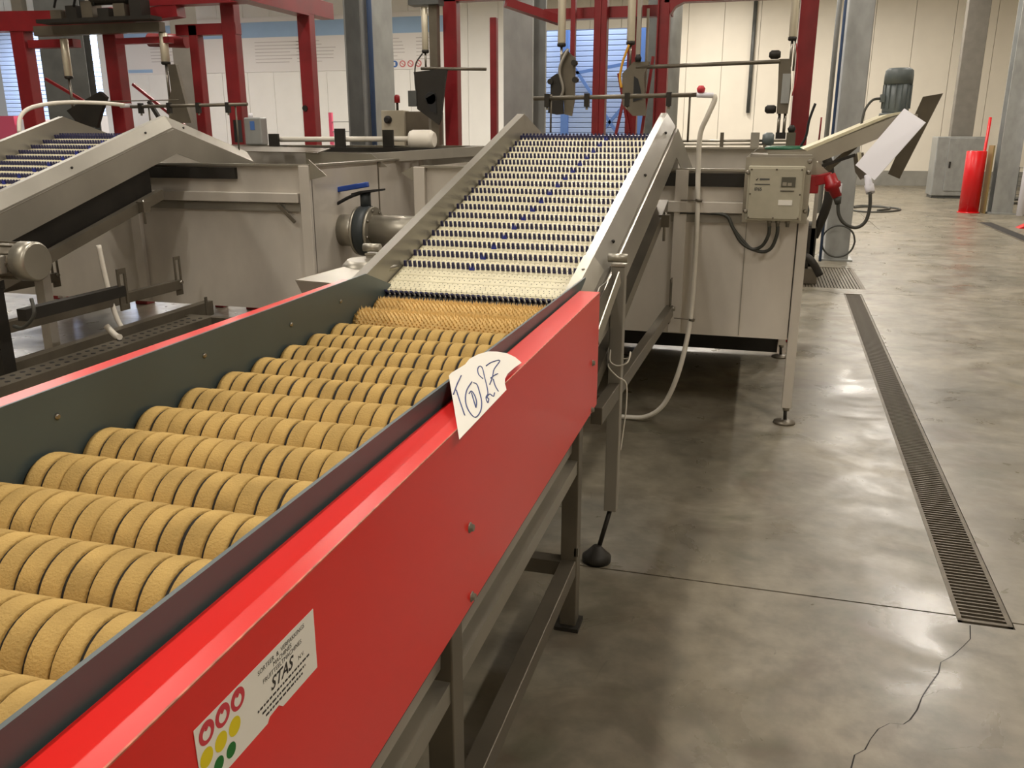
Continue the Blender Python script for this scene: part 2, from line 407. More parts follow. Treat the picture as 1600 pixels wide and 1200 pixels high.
c = ibeam('steel_column', -4.40, 9.6, .42, .34, ZC, 'galvanised I-beam column with a blue pipe in its web, in front of the banner', 'galv', rot=R(62))
part('pipe', MB().tube([(-4.28, 9.38, 0), (-4.28, 9.38, 5.8)], .03, res=1), 'pipe_blue', c, 'dark blue pipe')
ibeam('steel_column', -6.73, 9.5, .30, .30, ZC, 'grey-green steel column right behind the peak of the left conveyor', 'galv_mid', rot=R(35))
c = ibeam('steel_column', -8.45, 9.5, .50, .45, ZC, 'wide dark steel column at the far left, between two red gantry posts', 'galv_dark', rot=R(30))
part('cladding_strip', MB().box(-8.82, -8.67, 9.12, 9.2, 0, 7), 'steel_dull', c)
ibeam('steel_column', -1.85, 15.2, .26, .26, ZC, 'dark slim steel column in front of the cream wall, left of the round grey one', 'galv_dark')
t = thing('round_column', 'round grey downpipe column standing before the cream wall, behind the spray bar tap', 'column', (-1.55, 15, 0))
part('shaft', MB().cyl((-1.55, 15, 0), (-1.55, 15, ZC), .13, n=20), 'galv', t)
part('collar', MB().cyl((-1.55, 15, 1.2), (-1.55, 15, 1.26), .145, n=20), 'galv_dark', t)
boxcol('steel_column', 4.88, 25.6, .52, .3, ZC, 'brown-grey column rising out of the grey sheet metal cabinet', 'galv_mid')
c = ibeam('steel_column', 4.74, 20.0, .38, .38, ZC, 'galvanised column at the right edge, just behind the red bollard', 'galv', base=True)

# ================================================================ RED ROLLER MACHINE
mc = thing('roller_grader', 'red sided brush machine with rows of tan foam disc rollers, in the foreground', 'machine', (-.93, 1.3, 0))
YE, YS = 2.69, -.35
# side panels (folded sheet: flange + face + bottom return)
def side_panel(xf, sgn):
    prof = [(xf, 0), (xf-sgn*.066, 0), (xf-sgn*.066, -.003), (xf-sgn*.003, -.003), (xf-sgn*.003, -.372), (xf-sgn*.03, -.372), (xf-sgn*.03, -.375), (xf, -.375)]
    if sgn < 0: prof = list(reversed(prof))
    return MB().sweep(prof, [(YS, 1.112), (YE, 1.112)])
sp = part('side_panel', side_panel(-.47, 1), 'red', mc, 'glossy red side panel with chipped top edge')
part('worn_edge', MB().bar((-.4693, YS, 1.1123), (-.4693, YE-.01, 1.1123), .0022, .0018), 'red_edge', sp)
part('side_panel', side_panel(-1.372, -1), 'red', mc, 'far red side panel')
# inner guide plates
part('guide_plate', MB().sweep([(-.548, .0), (-.542, .0), (-.542, -.26), (-.548, -.26)], [(YS, 1.15), (1.2, 1.15), (2.82, 1.135)]), 'plate', mc)
part('guide_plate', MB().sweep([(-1.302, .0), (-1.296, .0), (-1.296, -.30), (-1.302, -.30)], [(YS, 1.113), (2.72, 1.13), (2.93, 1.06)]), 'plate', mc)
part('end_plate', MB().box(-1.30, -.545, YE-.01, YE, .72, .88), 'plate', mc)
bm_ = MB()
for y, z in ((1.375, .900), (1.38, .754), (2.595, .902), (2.60, .745), (.492, 1.064)):
    bm_ = MB().lathe((-.471, y, z), (-.462, y, z), [(0, .0105), (.25, .0105), (.3, .008), (1, .0065)], 10)
    part('panel_bolt', bm_, 'bolt', mc)
for y, z in ((1.30, 1.065), (1.78, 1.07), (2.2, 1.06), (2.52, 1.07)):
    part('plate_bolt', MB().lathe((-1.297, y, z), (-1.291, y, z), [(0, .007), (.4, .007), (1, .004)], 10), 'bolt', mc)
# foam disc rollers
disc = MB().lathe((0, 0, 0), (.0340, 0, 0), [(0, .050), (.0, .070), (.04, .0722), (.12, .0734), (.5, .0738), (.88, .0734), (.96, .0722), (1, .070), (1, .050)], 32).mesh('foam_disc', 'foam')
x_lo, x_hi = -1.293, -.551
pitch = .0412; ND = 18
ZR = .932
for i in range(15):
    y = 2.475-.1530*i
    rl = part('roller', MB().cyl((x_lo, y, ZR), (x_hi, y, ZR), .0680, n=32), 'pit', mc)
    off = random.uniform(-.002, .004)
    for k in range(ND):
        o = bpy.data.objects.new('foam_disc', disc); COL.objects.link(o); o.parent = rl
        j = random.uniform(-.0006, .0006) if i < 5 else random.uniform(-.0010, .0010)+.0024*math.sin(k*.33+i)
        s = 1+random.uniform(-.006, .010)
        o.location = (x_lo+.002+pitch*k+off+j+.93, y-1.3, ZR); o.scale = (1.0 if i < 5 else random.uniform(1.03, 1.10), s, s)
        o.rotation_euler = (random.uniform(0, 6.28), 0, 0)
# two bristle rollers
for i, (y, zc) in enumerate(((2.645, .958), (2.80, .966))):
    rl = part('brush_roller', MB().cyl((x_lo, y, zc), (x_hi, y, zc), .059, n=28), 'bristle', mc, 'tan bristle brush roller')
    br = MB(); nn = 46; ax = 44
    for a in range(ax):
        for k in range(nn):
            x = x_lo+(x_hi-x_lo)*(k+.5+(a % 2)*.5)/(nn+.5); an = 2*math.pi*a/ax+.02*k
            ry, rz = math.cos(an), math.sin(an); w = .0042
            l = random.uniform(.070, .076); tx = random.uniform(-.003, .003)
            b = Vector((x, y+ry*.056, zc+rz*.056)); tt = Vector((-0, -rz, ry))
            br.add([b+Vector((w, 0, 0)), b-Vector((w, 0, 0))*.5+tt*w, b-Vector((w, 0, 0))*.5-tt*w, Vector((x+tx, y+ry*l, zc+rz*l))], [(0,1,3), (1,2,3), (2,0,3)])
    part('bristle_tufts', br, 'bristle', rl, kind='stuff')
# frame
for x in (-.515, -1.33):
    for y in (1.345, 2.53):
        part('leg', MB().box(x-.027, x+.027, y-.03, y+.03, .012, .80), 'frame', mc, bevel=.003)
        part('foot', MB().box(x-.04, x+.04, y-.05, y+.04, 0, .014), 'dark', mc)
    for y in (.05,): part('leg', MB().box(x-.027, x+.027, y-.03, y+.03, .012, .80), 'frame', mc, bevel=.003)
for x in (-.515, -1.33):
    part('lower_beam', MB().box(x-.025, x+.025, YS, 2.50, .20, .255), 'frame', mc, bevel=.003)
    part('tray_rail', MB().sweep([(x-.022, 0), (x+.022, 0), (x+.022, -.045), (x+.016, -.045), (x+.016, -.006), (x-.022, -.006)], [(YS, .605), (2.52, .605)]), 'steel', mc)
    part('side_channel', MB().box(x-.02, x+.015, YS, 2.6, .68, .80), 'dark', mc)
part('cross_beam', MB().box(-1.33, -.515, 2.49, 2.54, .20, .25), 'frame', mc)
part('cross_beam', MB().box(-1.33, -.515, 1.32, 1.37, .20, .25), 'frame', mc)
tr = MB()                                            # rounded drip tray below the rollers
pr = [(-.508, 0), (-.512, -.10), (-.57, -.20), (-.72, -.27), (-.92, -.29), (-1.12, -.27), (-1.24, -.20), (-1.29, -.10), (-1.295, 0)]
pi_ = [(x*.992-.007, z+.006) for x, z in reversed(pr)]
tr.sweep(pr+pi_, [(YS, .73), (2.60, .73)])
part('drip_tray', tr, 'steel_dull', mc)
part('leg_clip', MB().box(-.497, -.484, 2.50, 2.52, .27, .30), 'bolt', mc)
# maker's sticker on the red panel
st = part('maker_sticker', MB().prism([(-.4695, .571, 1.066), (-.4695, .573, .990), (-.4695, .688, .987), (-.4695, .693, .992), (-.4695, .712, .993), (-.4695, .72, .986), (-.4695, .799, .984), (-.4695, .799, 1.063)], (.0006, 0, 0)), 'paper', mc, 'white rectangular sticker with red rings, yellow and green dots and black lettering')
XS = -.4687
def ring(y, z, r0, r1, m, nm):
    vs = []; fs = []; n = 24
    for k in range(n):
        a = 2*math.pi*k/n; vs += [(XS, y+r1*math.cos(a), z+r1*math.sin(a)), (XS, y+r0*math.cos(a)*1.0, z+r0*math.sin(a)-.0012)]
    for k in range(n): fs.append((2*k, (2*k+2) % (2*n), (2*k+3) % (2*n), 2*k+1))
    part(nm, MB().add(vs, fs), m, st)
for k in range(3):
    y, z = .5885+.0262*k, 1.0515
    ring(y, z, .0065, .0122, 'ringred', 'red_ring')
    part('apple_notch', MB().prism([(XS+.0001, y-.003, z+.0035), (XS+.0001, y-.001, z+.006), (XS+.0001, y+.003, z+.0045), (XS+.0001, y, z+.002)], (.0002, 0, 0)), 'ringred', st)
for k in range(3):
    y, z = .5845+.0235*k, 1.0262; ring(y, z, 0, .0102, 'yellow', 'yellow_dot')
for k in range(3):
    y, z = .580+.021*k, 1.0052; ring(y, z, 0, .0082, 'green', 'green_dot')
def stxt(s, size, y, z, **k): text_part('lettering', s, size, 'ink', st, (-.4689, y, z), (0, 1, 0), (0, 0, 1), align='CENTER', lift=.0003, **k)
stxt('SORTEER  &  VERPAKKINGS', .0080, .727, 1.0525)
stxt('MACHINES', .0080, .727, 1.0450)
stxt('FRUITTEELTMACHINES', .0080, .727, 1.0372)
stxt('STAS', .021, .722, 1.0195, shear=.35, bold=.0004)
stxt('N.V.', .0075, .765, 1.0200)
dl = MB()
for row, (z, y0, y1) in enumerate(((1.0115, .672, .782), (1.0040, .680, .772), (.9975, .686, .765))):
    y = y0
    while y < y1:
        w = random.uniform(.002, .008); dl.box(XS-.0001, XS+.0002, y, min(y+w, y1), z, z+.0024); y += w+.002
part('address_lines', dl, 'ink', st, kind='stuff')

# paper lot label, taped across guide plate and flange
lot = thing('lot_label', 'torn white paper label with handwritten blue T027, on the red panel edge', 'label', (-.49, 1.55, 1.13))
PL = [(-0.5449, 1.4839, 1.1554), (-0.5463, 1.5008, 1.1562), (-0.543, 1.5747, 1.1545), (-0.5466, 1.6112, 1.1563), (-0.5433, 1.6577, 1.1546), (-0.5353, 1.7021, 1.1507), (-0.5232, 1.7289, 1.1446), (-0.5072, 1.7512, 1.1366), (-0.4901, 1.7561, 1.128), (-0.4724, 1.7458, 1.1192), (-0.4751, 1.7024, 1.1205), (-0.4757, 1.6489, 1.1208), (-0.4719, 1.6143, 1.1189), (-0.4659, 1.5925, 1.1159), (-0.4552, 1.5679, 1.1106), (-0.452, 1.2748, 1.109)]
part('paper', MB().prism(PL, (.0003, 0, .0007)), 'paper', lot)
STROKES = [[(-0.5303, 1.5138, 1.1493), (-0.5222, 1.4656, 1.1453), (-0.5126, 1.418, 1.1405)], [(-0.5155, 1.4422, 1.1419), (-0.497, 1.408, 1.1327), (-0.4731, 1.3653, 1.1208)], [(-0.5085, 1.5132, 1.1385), (-0.5024, 1.4624, 1.1354), (-0.4891, 1.4176, 1.1287), (-0.474, 1.3905, 1.1212), (-0.4588, 1.3802, 1.1136), (-0.4602, 1.4164, 1.1143), (-0.4702, 1.4542, 1.1193), (-0.4843, 1.4863, 1.1264), (-0.4987, 1.514, 1.1335), (-0.5056, 1.5127, 1.137)], [(-0.4959, 1.4572, 1.1321), (-0.4963, 1.4735, 1.1323), (-0.4867, 1.4633, 1.1276), (-0.4763, 1.4423, 1.1224), (-0.4697, 1.418, 1.119)], [(-0.4941, 1.4668, 1.1312), (-0.4836, 1.4457, 1.126), (-0.471, 1.421, 1.1197)], [(-0.4998, 1.5548, 1.1341), (-0.5106, 1.5625, 1.1395), (-0.52, 1.5845, 1.1442), (-0.5219, 1.6036, 1.1452), (-0.5155, 1.6016, 1.142), (-0.4995, 1.5657, 1.1339), (-0.484, 1.5312, 1.1262), (-0.4732, 1.5024, 1.1208), (-0.4707, 1.4828, 1.1195), (-0.4618, 1.4645, 1.1151), (-0.465, 1.4819, 1.1167), (-0.4696, 1.485, 1.119), (-0.4704, 1.5049, 1.1194), (-0.4629, 1.5042, 1.1157), (-0.4659, 1.5231, 1.1172)], [(-0.5144, 1.6224, 1.1414), (-0.513, 1.6556, 1.1407), (-0.5049, 1.6893, 1.1367), (-0.4993, 1.6299, 1.1338), (-0.4898, 1.5861, 1.1291), (-0.4831, 1.5461, 1.1257)], [(-0.4908, 1.5771, 1.1296), (-0.49, 1.5995, 1.1292), (-0.488, 1.6181, 1.1282)], [(-0.4861, 1.5802, 1.1272), (-0.475, 1.5561, 1.1217), (-0.4631, 1.5382, 1.1158)]]
for q in STROKES: part('pen_stroke', MB().tube(q, .0012, n=5, res=5), 'inkblue', lot)

# ================================================================ PEGGED ELEVATOR CONVEYORS
EL_LOC, EL_YAW = (-.552, 2.75, 0), R(-1.6)
GZ = lambda y: 1.112+.297*y if y <= 1.97 else 1.112+.297*1.97-.275*(y-1.97)
def elevator(loc, label):
    t = thing('elevator_conveyor', label, 'conveyor', loc, EL_YAW, 'inclined pegged conveyors')
    P = lambda *a, **k: part(*a, local=True, **k)
    path = [(-.10, GZ(-.10)), (1.97, GZ(1.97)), (2.80, GZ(2.80))]
    sh = lambda dz, y0=-.10, y1=2.80: [(y0, GZ(y0)+dz), (1.97, GZ(1.97)+dz), (y1, GZ(y1)+dz)]
    # folded guards left and right: inner wall, top strip, sloped face, outer side
    rp = [(-.035, -.135), (-.035, 0), (-.002, 0), (.044, -.066), (.044, -.078), (.058, -.078), (.058, -.222), (.054, -.222), (.054, -.082), (.040, -.082), (.040, -.068), (-.004, -.004), (-.031, -.004), (-.031, -.135)]
    gr_ = P('side_guard', MB().sweep(rp, path), 'guard', t)
    P('guard_seam', MB().bar((.0565, -.09, GZ(-.09)-.0765), (.0565, 1.90, GZ(1.90)-.0765), .003, .004), 'bolt', gr_)
    lp = [(-.775, -.135), (-.775, 0), (-.815, 0), (-.86, -.06), (-.86, -.215), (-.856, -.215), (-.856, -.062), (-.813, -.004), (-.779, -.004), (-.779, -.135)]
    P('side_guard', MB().sweep(lp, path), 'guard', t)
    P('splice_plate', MB().sweep([(-.036, .003), (-.001, .003), (.035, -.046), (.037, -.043), (0, .006), (-.036, .006)], [(-.10, GZ(-.10)), (.23, GZ(.23))]), 'steel', t)
    for y in (.0, .12): P('rivet', MB().lathe((-.012, y, GZ(y)+.004), (-.012, y, GZ(y)+.010), [(0, .006), (.5, .006), (1, .003)], 8), 'bolt', t)
    for y in (.45, 1.15, 1.75, 2.1): P('rivet', MB().lathe((.022, y, GZ(y)-.036), (.030, y, GZ(y)-.030), [(0, .007), (.5, .007), (1, .004)], 8), 'dark', t)
    # belt bed, modules and pegs
    BZ = lambda y: GZ(y)-.106
    x0, x1 = -.772, -.038
    ang = math.atan(.297)
    P('belt_bed', MB().sweep([(x0, -.03), (x1, -.03), (x1, -.05), (x0, -.05)], [(.22, GZ(.22)-.106), (1.93, GZ(1.93)-.106)]), 'dark', t)
    ca, sa = math.cos(ang), math.sin(ang)
    # belt modules: shared mesh, one per 0.05 m of belt
    L = .0505; mod = MB(); mod.box(x0, x1, .0012, L-.0012, -.010, 0)
    nx = 37; px = (x1-x0)/nx
    mmod = mod.mesh('belt_module', 'belt')
    # hinge dimples
    n_mod = int(1.83/ca*1/L)
    dim = MB()
    for k in range(nx):
        xx = x0+px*(k+.5)
        dim.box(xx-.0016, xx+.0016, L*.46, L*.54, -.0004, .0006); dim.box(xx+px*.3-.0013, xx+px*.3+.0013, L*.80, L*.87, -.0004, .0006)
    mdim = dim.mesh('dimples', 'dark')
    peg = MB()
    for k in range(nx):
        xx = x0+px*(k+.5); w0, w1, d0, d1, h = .0060, .0048, .0045, .0035, .023
        peg.add([(xx-w0,-d0,0),(xx+w0,-d0,0),(xx+w0,d0,0),(xx-w0,d0,0),(xx-w1,-d1,h),(xx+w1,-d1,h),(xx+w1,d1,h),(xx-w1,d1,h)],
                [(4,5,6,7),(0,1,5,4),(1,2,6,5),(2,3,7,6),(3,0,4,7)])
    mpeg = peg.mesh('peg_row', 'peg')
    def place(me, name, par, y, z, rx):
        o = bpy.data.objects.new(name, me); COL.objects.link(o); o.parent = par; o.location = (0, y, z); o.rotation_euler = (rx, 0, 0); return o
    y = 1.90; i = 0
    dy = .0505*ca
    while y > .18:
        y0 = y-dy
        m_ = place(mmod, 'belt_module', t, y0, BZ(y0), ang)
        dd = place(mdim, 'dimple_row', m_, 0, 0, 0)
        if i % 2 == 0 and y0 > .29:
            pr_ = place(mpeg, 'peg_row', m_, 0, 0, 0); pr_.location = (0, .025, 0)
            xx = -.30-.23*(1.9-y0)/1.9*1.0 + .0
            sp_ = MB(); 
            for q in range(3): sp_.add([(xx+q*.007-.004, .012, 0), (xx+q*.007+.004, .012, 0), (xx+q*.007+.004, .018, 0), (xx+q*.007-.004, .018, 0), (xx+q*.007, .018, .024)], [(0,1,4),(1,2,4),(2,3,4),(3,0,4)])
            o = bpy.data.objects.new('blue_peg', sp_.mesh('blue_peg', 'peg_blue')); COL.objects.link(o); o.parent = m_
        y = y0; i += 1
    # rounded nose at the low end, with two rows of pegs, and at the crest
    yc, zc, rr = y0+.013, BZ(y0)-.046, .046
    for (cy, cz, a0, a1, nseg) in ((y0, BZ(y0)-.050, 90+R(0)+17, 215, 4),):
        for s_ in range(nseg):
            a = R(107+s_*36)
            nm = MB().box(x0, x1, -.022, .022, -.008, 0)
            o = place(nm.mesh('belt_module', 'belt'), 'belt_module', t, cy+.050*math.cos(a), cz+.050*math.sin(a), a-R(90))
            dd = place(mdim, 'dimple_row', o, 0, 0, 0); dd.location = (0, -.022, 0)
            if s_ in (1,):
                place(mpeg, 'peg_row', o, 0, 0, 0)
    cy, cz = 1.90+.012, BZ(1.90)-.048
    for s_, a in enumerate((88, 58, 28)):
        a = R(a); nm = MB().box(x0, x1, -.022, .022, -.008, 0)
        o = place(nm.mesh('belt_module', 'belt'), 'belt_module', t, cy+.050*math.cos(a), cz+.050*math.sin(a), a-R(90))
        if s_ == 0: place(mpeg, 'peg_row', o, 0, 0, 0)
    P('tail_shaft', MB().cyl((x0-.08, y0, BZ(y0)-.05), (x1+.07, y0, BZ(y0)-.05), .018, n=14), 'dark', t)
    # housing for the returning belt and its lower rail
    P('return_housing', MB().sweep([(-.80, -.12), (-.02, -.12), (-.02, -.40), (-.80, -.40)], [(-.02, GZ(0)), (1.80, GZ(1.80))]), 'dark', t)
    P('lower_rail', MB().sweep([(.00, -.385), (.045, -.385), (.045, -.445), (.0, -.445)], [(.08, GZ(.08)+.02), (1.82, GZ(1.82))]), 'frame', t)
    P('lower_rail', MB().sweep([(-.85, -.385), (-.80, -.385), (-.80, -.445), (-.85, -.445)], [(.08, GZ(.08)+.02), (1.82, GZ(1.82))]), 'frame', t)
    P('nose_plate', MB().prism([(.052, -.13, 1.00), (.052, -.13, .86), (.052, .36, .93), (.052, .36, 1.10), (.052, .1, 1.10)], (-.004, 0, 0)), 'steel_dull', t)
    # legs with adjustable feet
    for sx in (.078, -.885):
        lg = P('leg', MB().box(sx-.024, sx+.024, .28, .328, .20, 1.145), 'steel_dull', t, bevel=.003)
        P('leg_cap', MB().box(sx-.026, sx+.026, .276, .332, 1.145, 1.152), 'steel', lg)
        P('pivot', MB().cyl((sx-.04, .30, 1.172), (sx+.03, .30, 1.172), .016, n=12), 'steel', t)
        P('threaded_rod', MB().cyl((sx, .304, .21), (sx-.035, .26, .05), .009, n=8), 'dark', lg)
        P('foot', MB().lathe((sx-.04, .25, 0), (sx-.04, .25, .065), [(0, .055), (.35, .056), (.5, .044), (1, .015)], 20), 'dark', lg)
        # horizontal carrier, slotted bracket
        P('carrier_beam', MB().box(sx-.02, sx+.02, -.03, 1.84, .655, .715), 'frame', t, bevel=.003)
        sb = P('slotted_bracket', MB().box(sx+.0, sx+.006, 1.80, 1.815, .62, .86).box(sx+.0, sx+.006, 1.845, 1.86, .62, .86).box(sx, sx+.006, 1.815, 1.845, .62, .66).box(sx, sx+.006, 1.815, 1.845, .84, .86), 'frame', t)
        P('bracket_bolt', MB().cyl((sx, 1.83, .70), (sx+.03, 1.83, .70), .012, n=8), 'bolt', sb)
        P('brace_rod', MB().cyl((sx-.02, 1.62, 1.08), (sx-.02, 1.62, 1.22), .007, n=8), 'bolt', t)
        P('rod_block', MB().box(sx-.045, sx+.005, 1.59, 1.65, 1.15, 1.21), 'frame', t)
    P('cross_tube', MB().box(-.885, .078, .285, .325, .62, .66), 'frame', t)
    return t
el = elevator(EL_LOC, 'inclined cream belt conveyor with navy pegs, joined to the red roller machine')
el2 = copy_tree(el); el2.location = (-3.60, 2.76, 0)
el2['label'] = 'inclined pegged conveyor at the left edge, seen from its steel side with a geared motor'

# parts found only on the near conveyor
dc = part('drive_cover', MB().prism([(-1.56, 2.70, 1.10), (-1.30, 2.66, 1.10), (-1.37, 3.10, 1.125), (-1.44, 3.12, 1.125)], (0, 0, -.004)), 'steel', el, 'bright stainless cover sheet')
part('cover_dome', MB().lathe((-1.42, 3.02, 1.10), (-1.42, 3.02, 1.135), [(0, .11), (.4, .105), (1, .085)], 24), 'steel', el)
part('cover_side', MB().prism([(-1.56, 2.70, 1.098), (-1.30, 2.66, 1.098), (-1.30, 2.66, .98), (-1.50, 2.70, .98)], (0, .004, 0)), 'steel_dull', el)
part('skid_strip', MB().bar((-.478, 2.72, .95), (-.452, 2.98, 1.115), .004, .05), 'steel', el)

# ================================================================ WATER TANKS
def tank(name, label, xl, xr, y0, y1, posts, legs, dark_strip, ledge):
    t = thing(name, label, 'tank', ((xl+xr)/2, y0, 0), 0, 'stainless water tanks')
    part('front_wall', MB().box(xl, xr, y0, y0+.004, .50, 1.405), 'tank', t)
    part('side_wall', MB().box(xr-.004, xr, y0, y1, .50, 1.405), 'tank', t)
    part('side_wall', MB().box(xl, xl+.004, y0, y1, .50, 1.405), 'tank', t)
    part('back_wall', MB().box(xl, xr, y1-.004, y1, .50, 1.49), 'tank', t)
    part('bottom', MB().box(xl, xr, y0, y1, .49, .50), 'tank', t)
    part('water', MB().box(xl+.004, xr-.004, y0+.004, y1-.004, 1.17, 1.18), 'water', t)
    part('rim', MB().box(xl, xr, y0-.03, y0+.012, 1.400, 1.412), 'steel', t)
    part('rim', MB().box(xl, xr, y1-.06, y1+.02, 1.488, 1.50), 'steel', t)
    if xl > -3: part('added_shade_sheet', MB().box(xl, xr, y1-.05, y1-.04, .02, .50), 'dark', t)  # added dark sheet, stands in for the shade beneath the tank
    part('rim', MB().box(xr-.02, xr+.03, y0, y1, 1.400, 1.412), 'steel', t)
    for a, b in dark_strip: part('lip_shade_strip', MB().box(a, b, y0-.028, y0, 1.318, 1.388), 'dark', t)  # dark strip drawn as the shade under the rim lip
    for a, b in ledge:
        part('ledge', MB().box(a, b, y0-.045, y0, 1.178, 1.238), 'tank', t, bevel=.004)
        part('ledge_lip', MB().box(a, b, y0-.020, y0, 1.125, 1.172), 'steel_dull', t)
    for x in posts: part('post', MB().box(x-.035, x+.035, y0-.035, y0-.001, .50, 1.405), 'tank', t, bevel=.003)
    for x, y in legs:
        lg = part('leg', MB().box(x-.026, x+.026, y-.026, y+.026, .095, 1.15), 'tank', t, bevel=.003)
        part('foot_nut', MB().cyl((x, y, .075), (x, y, .098), .018, n=8), 'bolt', lg)
        part('threaded_rod', MB().cyl((x, y, .01), (x-.004, y, .08), .010, n=8), 'dark', lg)
        part('foot', MB().lathe((x-.004, y, 0), (x-.004, y, .022), [(0, .062), (.5, .060), (1, .018)], 18), 'frame', lg)
    return t
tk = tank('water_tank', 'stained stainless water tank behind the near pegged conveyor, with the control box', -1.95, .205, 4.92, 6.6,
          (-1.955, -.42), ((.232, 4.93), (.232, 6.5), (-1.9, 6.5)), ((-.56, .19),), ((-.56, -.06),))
part('corner_gusset', MB().prism([(-1.99, 4.90, 1.41), (-2.075, 4.90, 1.368), (-1.99, 4.90, 1.318)], (0, .004, 0)), 'steel', tk)
part('seam', MB().box(-.065, -.060, 4.914, 4.92, .5, 1.15), 'steel_dull', tk)
tl = tank('water_tank', 'stained stainless water tank behind the left conveyor, open valve pipe on its side', -6.4, -2.68, 4.92, 6.7,
          (-2.715, -3.98), ((-6.3, 4.95), (-2.72, 6.6), (-6.3, 6.6)), ((-5.0, -3.2),), ((-5.0, -2.76),))
part('corner_gusset', MB().prism([(-2.68, 4.90, 1.44), (-2.565, 4.90, 1.345), (-2.68, 4.90, 1.318)], (0, .004, 0)), 'steel', tl)
part('slanted_strut', MB().bar((-2.90, 4.875, 1.165), (-2.79, 4.875, 1.06), .012, .02), 'frame', tl)
part('side_seam', MB().box(-2.682, -2.676, 5.9, 5.915, .5, 1.40), 'frame', tl)
ct = thing('connecting_trough', 'dark steel trough joining the two water tanks at the back', 'trough', (-2.3, 6.8, 0))
part('front_wall', MB().box(-2.66, -1.96, 6.76, 6.765, .0, 1.44), 'steel_dull', ct)
part('rim_beam', MB().box(-2.66, -1.2, 6.70, 6.78, 1.44, 1.50), 'frame', ct)
# skewed flume in front of the back rim
fm = thing('flume_edge', 'grey folded steel flume edge running obliquely between the tanks', 'flume', (-2.4, 6.3, 0))
part('beam', MB().bar((-3.05, 6.10, 1.40), (-1.95, 6.62, 1.475), .10, .07), 'steel_dull', fm)
part('flare_sheet', MB().prism([(-3.25, 5.9, 1.47), (-2.72, 5.9, 1.45), (-2.60, 5.9, 1.36), (-3.25, 5.9, 1.345)], (0, .005, 0)), 'steel', fm)
part('top_sheet', MB().prism([(-4.35, 5.8, 1.47), (-3.1, 5.8, 1.455), (-3.3, 6.4, 1.475), (-4.2, 6.5, 1.49)], (0, 0, .006)), 'frame', fm)

# valve with pipe between the tanks
vp = thing('butterfly_valve', 'black butterfly valve with a blue lever on the pipe between the tanks', 'valve', (-2.4, 5.3, .97))
YV, ZV = 5.3, .972
part('pipe', MB().cyl((-2.68, YV, ZV), (-2.545, YV, ZV), .105, n=28), 'steel', vp)
part('pipe', MB().cyl((-2.455, YV, ZV), (-1.95, YV, ZV), .105, n=28), 'steel', vp)
for x in (-2.560, -2.462): 
    fg = part('flange', MB().lathe((x, YV, ZV), (x+.018, YV, ZV), [(0, .155), (.0, .160), (1, .160), (1, .155)], 32), 'steel', vp)
    for k in range(8):
        a = k*math.pi/4+.2; part('flange_bolt', MB().cyl((x-.012 if x < -2.5 else x+.016, YV+.135*math.cos(a), ZV+.135*math.sin(a)), (x if x < -2.5 else x+.030, YV+.135*math.cos(a), ZV+.135*math.sin(a)), .011, n=6), 'bolt', fg)
part('body', MB().lathe((-2.542, YV, ZV), (-2.462, YV, ZV), [(0, .150), (.1, .165), (.9, .165), (1, .150)], 32), 'butter', vp)
part('neck', MB().cyl((-2.502, YV, ZV+.15), (-2.502, YV, 1.225), .035, n=14), 'butter', vp)
part('top_plate', MB().prism([(-2.58, YV-.05, 1.205), (-2.50, YV-.07, 1.225), (-2.40, YV-.04, 1.235), (-2.38, YV+.05, 1.235), (-2.56, YV+.05, 1.205)], (0, 0, .012)), 'black', vp)
part('lever', MB().bar((-2.765, YV-.02, 1.225), (-2.47, YV-.02, 1.275), .04, .034), 'blue', vp, 'blue lever', bevel=.006)
part('trigger', MB().tube([(-2.50, YV-.05, 1.225), (-2.60, YV-.05, 1.19), (-2.72, YV-.05, 1.13)], .011, n=6), 'black', vp)

# ================================================================ SPRAY BARS
def spray(name, label, x0, x1, y, z, hose, tap_right, ups, group='spray bars over the conveyors'):
    t = thing(name, label, 'pipe', ((x0+x1)/2, y, z), 0, group)
    part('pipe', MB().cyl((x0, y, z), (x1, y, z+.010), .0115, n=10), 'frame', t)
    n = 4
    for i in range(n):
        x = x0+(x1-x0)*(i+.35)/n
        cl = part('nozzle', MB().box(x-.013, x+.013, y-.016, y+.016, z-.045, z+.024), 'dark', t)
        part('nozzle_tip', MB().cyl((x, y, z-.06), (x, y, z-.045), .007, n=8), 'steel', cl)
    s_ = 1 if tap_right else -1; xe = x1 if tap_right else x0
    part('tap_body', MB().cyl((xe, y, z+.01), (xe+s_*.085, y, z+.006), .014, n=10), 'white', t)
    if tap_right: part('tap_handle', MB().lathe((xe+.02, y, z+.02), (xe+.02, y, z+.055), [(0, .018), (.6, .022), (1, .012)], 10), 'ringred', t, 'red tap handle')
    for x, zb in ups: part('support_rod', MB().cyl((x, y+.01, zb), (x, y+.01, z+.02), .006, n=6), 'frame', t)
    h = solo('water_hose', MB().tube(hose, .0135, n=10), 'hose', 'white hose %s' % ('hanging from the spray bar tap down the tank to the floor' if tap_right else 'arching over the left conveyor into its spray bar'), 'hose')
    return t
spray('spray_bar', 'grey spray bar with nozzles and red tap over the near conveyor peak', -1.235, -.36, 4.8, 1.778,
      [(-.275, 4.8, 1.785), (-.268, 4.8, 1.76), (-.30, 4.81, 1.68), (-.333, 4.84, 1.59), (-.335, 4.86, 1.42), (-.325, 4.86, 1.19), (-.322, 4.86, .95), (-.324, 4.85, .67), (-.335, 4.80, .50), (-.37, 4.70, .30), (-.44, 4.70, .12), (-.54, 4.72, .035), (-.67, 4.74, .016), (-.85, 4.74, .016), (-1.2, 4.6, .016)],
      True, ((-.395, 1.55), (-1.14, 1.60)))
